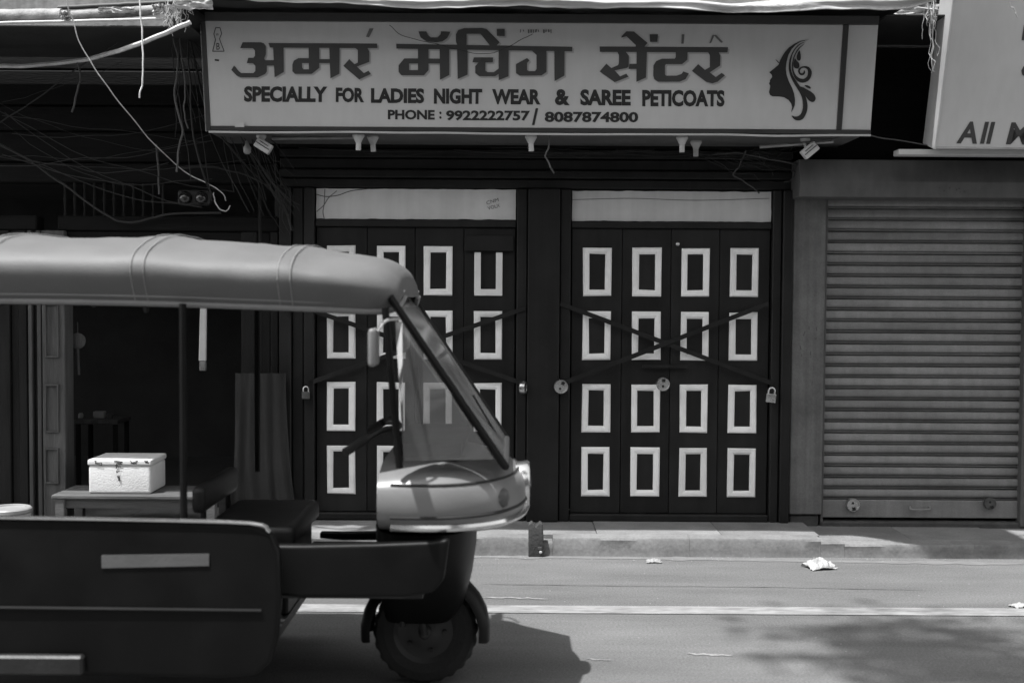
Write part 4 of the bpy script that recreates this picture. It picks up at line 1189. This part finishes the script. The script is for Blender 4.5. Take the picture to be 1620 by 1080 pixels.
st = MB()
for k in range(420):
    if k < 170:
        x = random.uniform(-1.5, 3.4); y = KERBY - abs(random.gauss(0, .06)) - .01; s = random.uniform(.0025, .008)
    else:
        x = random.uniform(-2.5, 3.4); y = random.uniform(-4.5, KERBY - .03); s = random.uniform(.002, .006)
    h = s * random.uniform(.5, .9); a = random.uniform(0, 6.28)
    vs = [(x + s * math.cos(a + t) * random.uniform(.7, 1.2), y + s * math.sin(a + t) * random.uniform(.7, 1.2), .001) for t in (0, 1.57, 3.14, 4.71)]
    st.add(vs + [(x, y, h + .001)], [(0, 1, 4), (1, 2, 4), (2, 3, 4), (3, 0, 4)])
tag(st.build('gravel', 'debris', origin=(0, 0, 0)), 'fine pale grit and chips scattered over the road and kerb', 'gravel', kind='stuff')

# ================================================================== AUTO RICKSHAW
RX, RY = -0.3375, -2.835
rk = empty('auto_rickshaw', (RX, RY, 0), 'three-wheeled auto rickshaw with pale canvas roof and black body crossing the street at left', 'auto rickshaw')
def Q(x, y, z): return Vector((RX + x, RY + y, z))
class RB(MB):
    def done(s, name, m, parent=rk, **k):
        s.v = [Vector((RX, RY, 0)) + v for v in s.v]
        return s.build(name, m, parent, **k)
def mirror(f):
    for sgn in (-1, 1): f(sgn)

# canvas roof: loft of arches
ST = [(-0.06, .36, 1.570, 1.535), (-0.08, .45, 1.635, 1.500), (-0.15, .52, 1.682, 1.486), (-0.3, .575, 1.705, 1.492), (-0.6, .605, 1.735, 1.502), (-1.0, .62, 1.757, 1.512),
      (-1.5, .62, 1.757, 1.515), (-1.9, .62, 1.745, 1.50), (-2.15, .61, 1.70, 1.42), (-2.32, .58, 1.58, 1.25), (-2.38, .56, 1.40, 1.10)]
def arch(x, w, zt, ze, k=1.0, dz=0.0, n=30, e=2.35):
    out = []
    zm = ze + (zt - ze) * 0.40                     # widest line; below it the side tucks inwards
    for i in range(n + 1):
        a = math.pi * i / n
        c_, s_ = math.cos(a), math.sin(a)
        y = -w * k * math.copysign(abs(c_) ** (2 / e), c_)
        out.append((x, y, zm + (zt - zm) * abs(s_) ** (2 / e) + dz))
    def tuck(sg):
        r = []
        for q_ in (1.0, .75, .5, .25):
            r.append((x, sg * (w * k - .055 * min(1, w / .5) * q_ ** 1.3), zm + (ze - zm) * q_ + dz))
        return r
    return tuck(-1) + out + tuck(1)[::-1]
def interp(ST, sub=4):
    vs = spline([Vector((a, b, c_)) for a, b, c_, d in ST], sub); ds = spline([Vector((a, d, 0)) for a, b, c_, d in ST], sub)
    return [(v.x, v.y, v.z, d.y) for v, d in zip(vs, ds)]
SS = interp(ST)
def sag(x): return -0.006 * abs(math.sin((x + .05) * math.pi / .55))
def crease(row, x):
    out = []
    n = len(row)
    ridge = max(math.exp(-((x - q_) / .05) ** 2) for q_ in (-.45, -.95, -1.5, -2.0))
    for i, (a, y, z) in enumerate(row):
        k = math.sin(math.pi * i / (n - 1)) ** .5
        d = (.009 * ridge + .007 * mnoise.noise((x * 4.2, i * .22, 3)) + .005 * mnoise.noise((x * 11, i * .5, 8))) * k
        out.append((a, y * (1 + d * .8), z + d))
    return out
SS = interp(ST, 9)
roof_ = RB().grid([crease(arch(x, w, zt, ze, 1, 0), x) for x, w, zt, ze in SS])
roof_.f.append(tuple(range(len(arch(0, 1, 1, .5)))))
roof = roof_.done('canvas_roof', 'canvas_pale', smooth='all')
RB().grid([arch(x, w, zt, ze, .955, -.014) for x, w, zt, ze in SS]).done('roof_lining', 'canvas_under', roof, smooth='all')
for sgn in (-1, 1):
    RB().tube([(x, sgn * (w - .055 * min(1, w / .5)), ze) for x, w, zt, ze in SS if x > -2.0], .011, 8).done('roof_piping', 'canvas_trim', roof, smooth=True)
    RB().tube([(x, sgn * (w - .040 * min(1, w / .5)), ze + .024) for x, w, zt, ze in SS if -2.0 < x < .03], .004, 6).done('roof_piping', 'canvas_trim', roof, smooth=True)
for x in (-.45, -.95, -1.5):
    s = min(SS, key=lambda q_: abs(q_[0] - x))
    for dx in (-.022, .022):
        RB().tube([(a + dx, y * 1.002, z + .002) for a, y, z in crease(arch(s[0], s[1], s[2], s[3]), s[0])], .0022, 5).done('roof_seam', 'canvas_trim', roof)
# roof bows
for x in (-.45, -.95, -1.5):
    s = min(SS, key=lambda q_: abs(q_[0] - x))
    RB().tube(arch(s[0], s[1], s[2], s[3], .925, -.03, 18), .010, 6).done('roof_bow', 'iron', smooth=True)
# rear canvas
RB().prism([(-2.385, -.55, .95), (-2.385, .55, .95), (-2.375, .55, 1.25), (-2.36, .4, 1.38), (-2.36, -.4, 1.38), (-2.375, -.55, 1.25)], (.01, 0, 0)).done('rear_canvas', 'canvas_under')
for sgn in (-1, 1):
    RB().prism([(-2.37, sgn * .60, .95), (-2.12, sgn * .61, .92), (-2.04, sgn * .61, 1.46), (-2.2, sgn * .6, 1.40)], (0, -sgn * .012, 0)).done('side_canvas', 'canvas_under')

# passenger tub
TUB = [(-2.3, .26), (-1.4, .23), (-.66, .215), (-.54, .225), (-.49, .27), (-.465, .36), (-.455, .5), (-.46, .66), (-.49, .725), (-.56, .755), (-1.0, .765), (-1.75, .775), (-1.98, .80), (-2.12, .9), (-2.3, .96), (-2.38, .9), (-2.42, .6), (-2.4, .36)]
TUBF = [(-2.3, .26), (-1.4, .23), (-.66, .215), (-.54, .225), (-.49, .27), (-.475, .36), (-.49, .40), (-.56, .41), (-1.0, .41), (-1.4, .41), (-1.85, .42), (-2.0, .5), (-2.08, .75), (-2.3, .96), (-2.38, .9), (-2.42, .6), (-2.4, .36)]
for sgn in (-1, 1):
    p = RB().prism([(x, sgn * .645, z) for x, z in (TUB if sgn < 0 else TUBF)], (0, -sgn * .05, 0)).done('side_panel', 'body_black', bevel=.018, segs=3, smooth=True)
    RB().tube(spline([(x, sgn * .648, z + .004) for x, z in (TUB[8:14] if sgn < 0 else TUBF[7:11])], 4), .007, 8).done('trim_bead', 'chrome', p, smooth=True)
    if sgn < 0: RB().prism([(-1.07, sgn * .6465, .60), (-.70, sgn * .6465, .61), (-.70, sgn * .6465, .652), (-1.07, sgn * .6465, .645)], (0, sgn * .003, 0)).done('pale_strip', 'sticker', p)
    RB().box(-1.95, -1.13, sgn * .655 - .02, sgn * .655 + .02, .232, .30).done('side_step', 'step_metal', p, bevel=.008)
    # raised swage line
    if sgn < 0: RB().tube([(-2.3, sgn * .646, .47), (-1.4, sgn * .648, .46), (-.52, sgn * .646, .455)], .008, 6).done('swage_line', 'body_black', p, smooth=True)
    RB().lathe([(.12, -.02), (.245, -.02), (.26, 0), (.245, .02), (.12, .02)], (-2.0, sgn * .655, .27), 'y', 24).done('wheel_arch_rim', 'rubber', p, smooth=True)
RB().box(-2.43, -2.38, -.60, .60, .3, .95).done('rear_panel', 'body_black', bevel=.012)
RB().box(-2.38, -.5, -.594, .594, .30, .335).done('floor', 'iron', bevel=0)
# driver's floor and sills
RB().box(-.52, .02, -.42, .42, .44, .475).done('footwell_floor', 'iron', bevel=.004)
for sgn in (-1, 1):
    top = .662 if sgn < 0 else .505
    prof_ = [(-.50, .475), (-.40, .468), (-.05, .470), (.06, .485), (.10, .53), (.12, top + .02), (.06, top + .008), (-.15, top), (-.40, top - .006), (-.50, top - .006)]
    RB().prism([(x, sgn * (.525 - .03 * max(0, x + .2)), z) for x, z in prof_], (0, -sgn * .05, 0)).done('door_sill', 'body_black', bevel=.016, segs=3, smooth=True)

# front apron (leg shield) and nose cowl
rows = []
for z, xa, xb, w in [(.26, -.155, .10, .10), (.34, -.17, .155, .20), (.45, -.175, .185, .31), (.56, -.18, .20, .40), (.68, -.18, .205, .46)]:
    ring = []
    for k in range(28):
        a = 2 * math.pi * k / 28
        c_, s_ = math.cos(a), math.sin(a)
        ring.append(((xa + xb) / 2 + (xb - xa) / 2 * math.copysign(abs(c_) ** .6, c_), w * math.copysign(abs(s_) ** .6, s_), z))
    rows.append(ring)
RB().grid(rows, close=True).done('front_apron', 'body_black', smooth='all')
rows = []
HS = [(-.14, .505, .668, .93), (.0, .515, .66, .945), (.12, .50, .655, .94), (.22, .45, .655, .925), (.30, .37, .66, .90), (.355, .26, .675, .872), (.385, .15, .70, .84), (.398, .05, .74, .80)]
hv = spline([Vector((a, b, 0)) for a, b, c_, d in HS], 3); hz_ = spline([Vector((a, c_, d)) for a, b, c_, d in HS], 3)
for v, zz in zip(hv, hz_):
    ring = []
    for k in range(32):
        a = 2 * math.pi * k / 32
        c_, s_ = math.cos(a), math.sin(a)
        ring.append((v.x, v.y * math.copysign(abs(c_) ** .62, c_), (zz.y + zz.z) / 2 + (zz.z - zz.y) / 2 * math.copysign(abs(s_) ** .62, s_)))
    rows.append(ring)
cw = RB().grid(rows, close=True)
cw.f.append(tuple(range(32)))
cw.f.append(tuple(len(cw.v) - 32 + k for k in range(32)))
cowl = cw.done('nose_cowl', 'body_pale', smooth=True)
def nose_band(z, off, r, m, name):
    pts = []
    for v_, zz_ in zip(hv, hz_):
        h_ = (zz_.z - zz_.y) / 2; dz_ = abs(z - (zz_.y + zz_.z) / 2) / h_
        if dz_ > .97 or v_.x < -.13: continue
        sn_ = dz_ ** (1 / .62)
        pts.append((v_.x, v_.y * math.sqrt(max(0, 1 - sn_ * sn_)) ** .62 + off))
    path = [Vector((x, -y, z)) for x, y in pts] + [Vector((pts[-1][0] + .012, 0, z))] + [Vector((x, y, z)) for x, y in reversed(pts)]
    RB().tube(spline(path, 3), r, 8).done(name, m, cowl, smooth=True)
nose_band(.712, .004, .016, 'chrome', 'bumper_band')
nose_band(.752, .0, .006, 'rubber', 'seam_trim')
nose_band(.868, .0, .005, 'rubber', 'seam_trim')
# headlamp and indicators
hl = RB().lathe([(.085, -.03), (.092, .015), (.086, .025), (.078, .012)], (.385, 0, .80), 'x', 24).done('headlamp', 'chrome', smooth=True)
RB().lathe([(.078, .010), (.06, .022), (.03, .03), (.001, .033)], (.385, 0, .80), 'x', 24).done('lens', 'dark_glass', hl, smooth='all')
for sgn in (-1, 1):
    RB().lathe([(.034, -.02), (.036, .01), (.028, .026), (.001, .034)], (.30, sgn * .345, .80), 'x', 16).done('indicator', 'sticker', smooth=True)

# windscreen
WB, WT = (.315, .42, .925), (-.10, .46, 1.535)
g4 = [(WB[0], -WB[1], WB[2]), (WB[0], WB[1], WB[2]), (WT[0], WT[1], WT[2]), (WT[0], -WT[1], WT[2])]
nrm_ = Vector((WT[2] - WB[2], 0, WB[0] - WT[0])).normalized()
ws = RB().prism(g4, nrm_ * .005).done('windscreen', 'glass')
fr_ = [Vector(p) + nrm_ * .002 for p in g4]
for a, b in ((0, 1), (1, 2), (2, 3), (3, 0)):
    RB().tube([fr_[a], fr_[b]], .014, 8).done('screen_frame', 'body_black' if a != 0 else 'rubber', ws, smooth=True)
RB().tube([Vector((.27, .1, .955)) + nrm_ * .02, Vector((.17, -.12, 1.15)) + nrm_ * .02], .004, 6).done('wiper', 'rubber', ws)
# quarter panes between screen and door opening
for sgn in (-1, 1):
    RB().tube([(-.06, sgn * .495, .93), (-.11, sgn * .515, 1.50)], .013, 8).done('door_pillar', 'body_black', smooth=True)
    RB().tube([(-.80, sgn * .60, .75), (-.80, sgn * .60, 1.51)], .013, 8).done('middle_pillar', 'body_black', smooth=True)
    RB().tube([(-2.06, sgn * .60, .7), (-2.02, sgn * .60, 1.48)], .013, 8).done('rear_pillar', 'body_black', smooth=True)
    RB().prism([(.275, sgn * .44, .955), (-.045, sgn * .497, .955), (-.075, sgn * .508, 1.45), (-.055, sgn * .47, 1.45)], (0, -sgn * .004, 0)).done('quarter_pane', 'glass')
# mirrors
for sgn in (-1, 1):
    mr_ = RB().box(-.15, -.125, sgn * .62 - .07, sgn * .62 + .07, 1.30, 1.43)
    mm = mr_.done('mirror', 'body_pale', bevel=.02, segs=3, smooth=True)
    RB().box(-.1535, -.1505, sgn * .62 - .055, sgn * .62 + .055, 1.315, 1.415).done('mirror_glass', 'chrome', mm, bevel=.001)
    RB().tube(spline([(-.125, sgn * .62, 1.42), (-.10, sgn * .60, 1.455), (-.06, sgn * .52, 1.46)], 4), .006, 6).done('mirror_arm', 'chrome', mm, smooth=True)
# handlebar, dashboard, seats
RB().box(-.10, .16, -.34, .34, .945, 1.0).done('dashboard', 'body_black', bevel=.02, segs=2, smooth=True)
hb = RB().tube(spline([(-.24, -.33, .985), (-.16, -.22, 1.03), (-.11, 0, 1.02), (-.16, .22, 1.03), (-.24, .33, .985)], 4), .012, 8).done('handlebar', 'iron', smooth=True)
for sgn in (-1, 1):
    RB().tube([(-.20, sgn * .275, 1.01), (-.27, sgn * .375, .968)], .017, 8).done('grip', 'rubber', hb, smooth=True)
RB().tube([(-.11, 0, 1.0), (.0, 0, .35)], .025, 10).done('steering_column', 'iron', smooth=True)
ds = RB().box(-.82, -.47, -.30, .30, .60, .68).done('driver_seat', 'seat_vinyl', bevel=.03, segs=3, smooth=True)
RB().box(-.80, -.50, -.27, .27, .336, .598).done('seat_base', 'body_black', ds, bevel=.008)
RB().box(-.86, -.81, -.28, .28, .72, .82).done('seat_back', 'seat_vinyl', ds, bevel=.022, segs=3, smooth=True)
for sgn in (-1, 1):
    RB().tube([(-.835, sgn * .2, .60), (-.835, sgn * .2, .74)], .012, 6).done('seat_back_post', 'iron', ds)
pse = RB().box(-2.3, -1.74, -.56, .56, .45, .53).done('passenger_seat', 'seat_vinyl', bevel=.035, segs=3, smooth=True)
RB().box(-2.3, -1.78, -.57, .57, .336, .448).done('seat_base', 'body_black', pse, bevel=.008)
RB().box(-2.36, -2.24, -.56, .56, .535, 1.02).done('seat_back', 'seat_vinyl', pse, bevel=.035, segs=3, smooth=True)
# wheels
def wheel(x, y, name='wheel'):
    r = .21
    prof_ = [(.125, -.042), (.16, -.052), (.190, -.048), (.205, -.034), (.2085, -.014), (.2085, .014), (.205, .034), (.190, .048), (.16, .052), (.125, .042)]
    rows = []
    for j in range(96):
        a = 2 * math.pi * j / 96
        rows.append([(x + (rr - (.006 if (j // 2) % 2 and rr > .2 else 0)) * math.cos(a), y + h, r + (rr - (.006 if (j // 2) % 2 and rr > .2 else 0)) * math.sin(a)) for rr, h in prof_])
    rows.append(rows[0])
    w_ = RB().lathe([(.001, -.03), (.05, -.034), (.07, -.02), (.11, -.022), (.128, -.04), (.128, .04), (.11, .022), (.07, .02), (.05, .034), (.001, .03)], (x, y, r), 'y', 32).done(name, 'rim_grey', smooth=True)
    RB().grid(rows).done('tyre', 'rubber', w_)
    RB().lathe([(.001, -.062), (.018, -.06), (.026, -.05), (.028, -.031)], (x, y, r), 'y', 16).done('hub_cap', 'rim_grey', w_, smooth=True)
    for k in range(5):
        a = 2 * math.pi * k / 5
        RB().lathe([(.001, -.036), (.008, -.036), (.009, -.02)], (x + .078 * math.cos(a), y, r + .078 * math.sin(a)), 'y', 6).done('wheel_nut', 'iron', w_)
    return w_
wheel(0, 0); wheel(-2.0, -.52); wheel(-2.0, .52)
rows = []
for k in range(15):
    a = R(-8 + 196 * k / 14)
    c0_ = Vector((math.cos(a), 0, math.sin(a)))
    rows.append([Vector((0, 0, .21)) + c0_ * rr + Vector((0, yy, 0)) for rr, yy in ((.215, -.085), (.245, -.075), (.258, -.03), (.258, .03), (.245, .075), (.215, .085))])
RB().grid(rows).done('front_mudguard', 'body_black', smooth='all')
for sgn in (-1, 1):
    RB().tube([(.0, sgn * .075, .21), (-.03, sgn * .085, .42), (-.02, sgn * .06, .52)], .016, 8).done('fork_arm', 'iron', smooth=True)
RB().tube([(-.085 + .028 * math.cos(k * .7), -.10 + .028 * math.sin(k * .7), .27 + k * .0042) for k in range(52)], .005, 5).done('front_spring', 'iron', smooth=True)
RB().tube([(-.085, -.10, .25), (-.085, -.10, .50)], .012, 8).done('damper', 'iron', smooth=True)
RB().tube([(-2.0, -.5, .21), (-2.0, .5, .21)], .03, 8).done('rear_axle', 'iron', smooth=True)

# ================================================================== TREE behind the camera, whose crown shades the near road
tr = empty('street_tree', (2.9, -9.2, 0), 'leafy street tree overhanging the road from the near side, above and behind the viewpoint', 'tree')
tk = spline([(2.9, -9.2, 0), (2.85, -9.1, 2.0), (2.6, -8.7, 4.2), (2.0, -7.6, 6.2), (.95, -5.9, 7.5), (.0, -4.65, 8.0)], 5)
MB().tube(tk, .2, 10, r2=.035).build('trunk', 'bark', tr, smooth='all')
limbs = MB()
tips = []
for k in range(16):
    a = tk[random.randrange(17, len(tk))]
    b = a + Vector((random.uniform(-.7, 1.2), random.uniform(-.8, .7), random.uniform(-.25, .7)))
    limbs.tube(spline([a, a.lerp(b, .5) + Vector((0, 0, .15)), b], 3), .03, 5, r2=.008); tips += [a.lerp(b, .6), b]
limbs.build('limb', 'bark', tr, smooth='all')
lv = MB()
for k in range(15000):
    t = random.choice(tips)
    c = t + Vector((random.gauss(0, .33), random.gauss(0, .33), random.gauss(0, .22)))
    d = Vector((random.gauss(0, 1), random.gauss(0, 1), random.gauss(0, .5))).normalized()
    s = d.cross(Vector((random.gauss(0, 1), random.gauss(0, 1), random.gauss(0, 1)))).normalized()
    l = random.uniform(.06, .10); w_ = l * .45
    lv.add([c - d * l, c + s * w_, c + d * l, c - s * w_], [(0, 1, 2, 3)])
lv.build('crown', 'leaf', tr)

# ================================================================== ROW OF HOUSES ACROSS THE STREET (behind the viewpoint)
def house(x0, x1, h, label, m, seed):
    yb = -12.6 + .15 * seed
    e = empty('house', ((x0 + x1) / 2, yb - 2, 0), label, 'house', 'houses across the street')
    rr = random.Random(seed)
    n = 3; bw2 = (x1 - x0) / n
    xs_ = [x0]
    ops = []
    for k in range(n):
        c_ = x0 + bw2 * (k + .5); ops.append((c_ - bw2 * .24, c_ + bw2 * .24))
    floors = [(0, 2.6), (3.3, 5.0)] if h < 6.4 else [(0, 2.6), (3.3, 4.9), (5.9, 7.2)]
    zprev = 0.0
    for a, b in floors:
        if a > zprev: box('wall', x0, x1 - .01, yb - .25, yb, zprev, a - .002, m, e, bevel=0)
        px_ = x0
        for (o0, o1) in ops:
            box('wall', px_, o0, yb - .25, yb - .002, a, b, m, e, bevel=0)
            box('shutter_panel' if a == 0 else 'window', o0 + .005, o1 - .005, yb - .2, yb - .14, a + .002, b - .002, 'hood_metal' if a == 0 else 'dark_glass', e)
            px_ = o1
        box('wall', px_, x1 - .01, yb - .25, yb - .002, a, b, m, e, bevel=0)
        zprev = b + .002
    box('wall', x0, x1 - .01, yb - .25, yb, zprev, h, m, e, bevel=0)
    box('ledge', x0 - .02, x1, yb - .1, yb + .45, 2.9, 3.0, m, e)
    box('parapet', x0, x1 - .01, yb - .3, yb + .06, h + .002, h + .15, m, e)
    box('body', x0, x1 - .01, yb - 5, yb - .5, 0, h, m, e, bevel=0)
house(-16, -8.2, 6.2, 'two-storey house across the street at the far left behind the viewpoint', 'upper_plaster', 1)
house(-8.2, -2.4, 7.8, 'three-storey house across the street left of the tree behind the viewpoint', 'grey_plaster', 2)
house(-2.4, 4.0, 6.0, 'two-storey house directly across the street behind the viewpoint', 'upper_plaster', 3)
house(4.0, 10.5, 7.8, 'three-storey house across the street right of the tree behind the viewpoint', 'grey_plaster', 4)
house(10.5, 18, 6.2, 'two-storey house across the street at the far right behind the viewpoint', 'upper_plaster', 5)
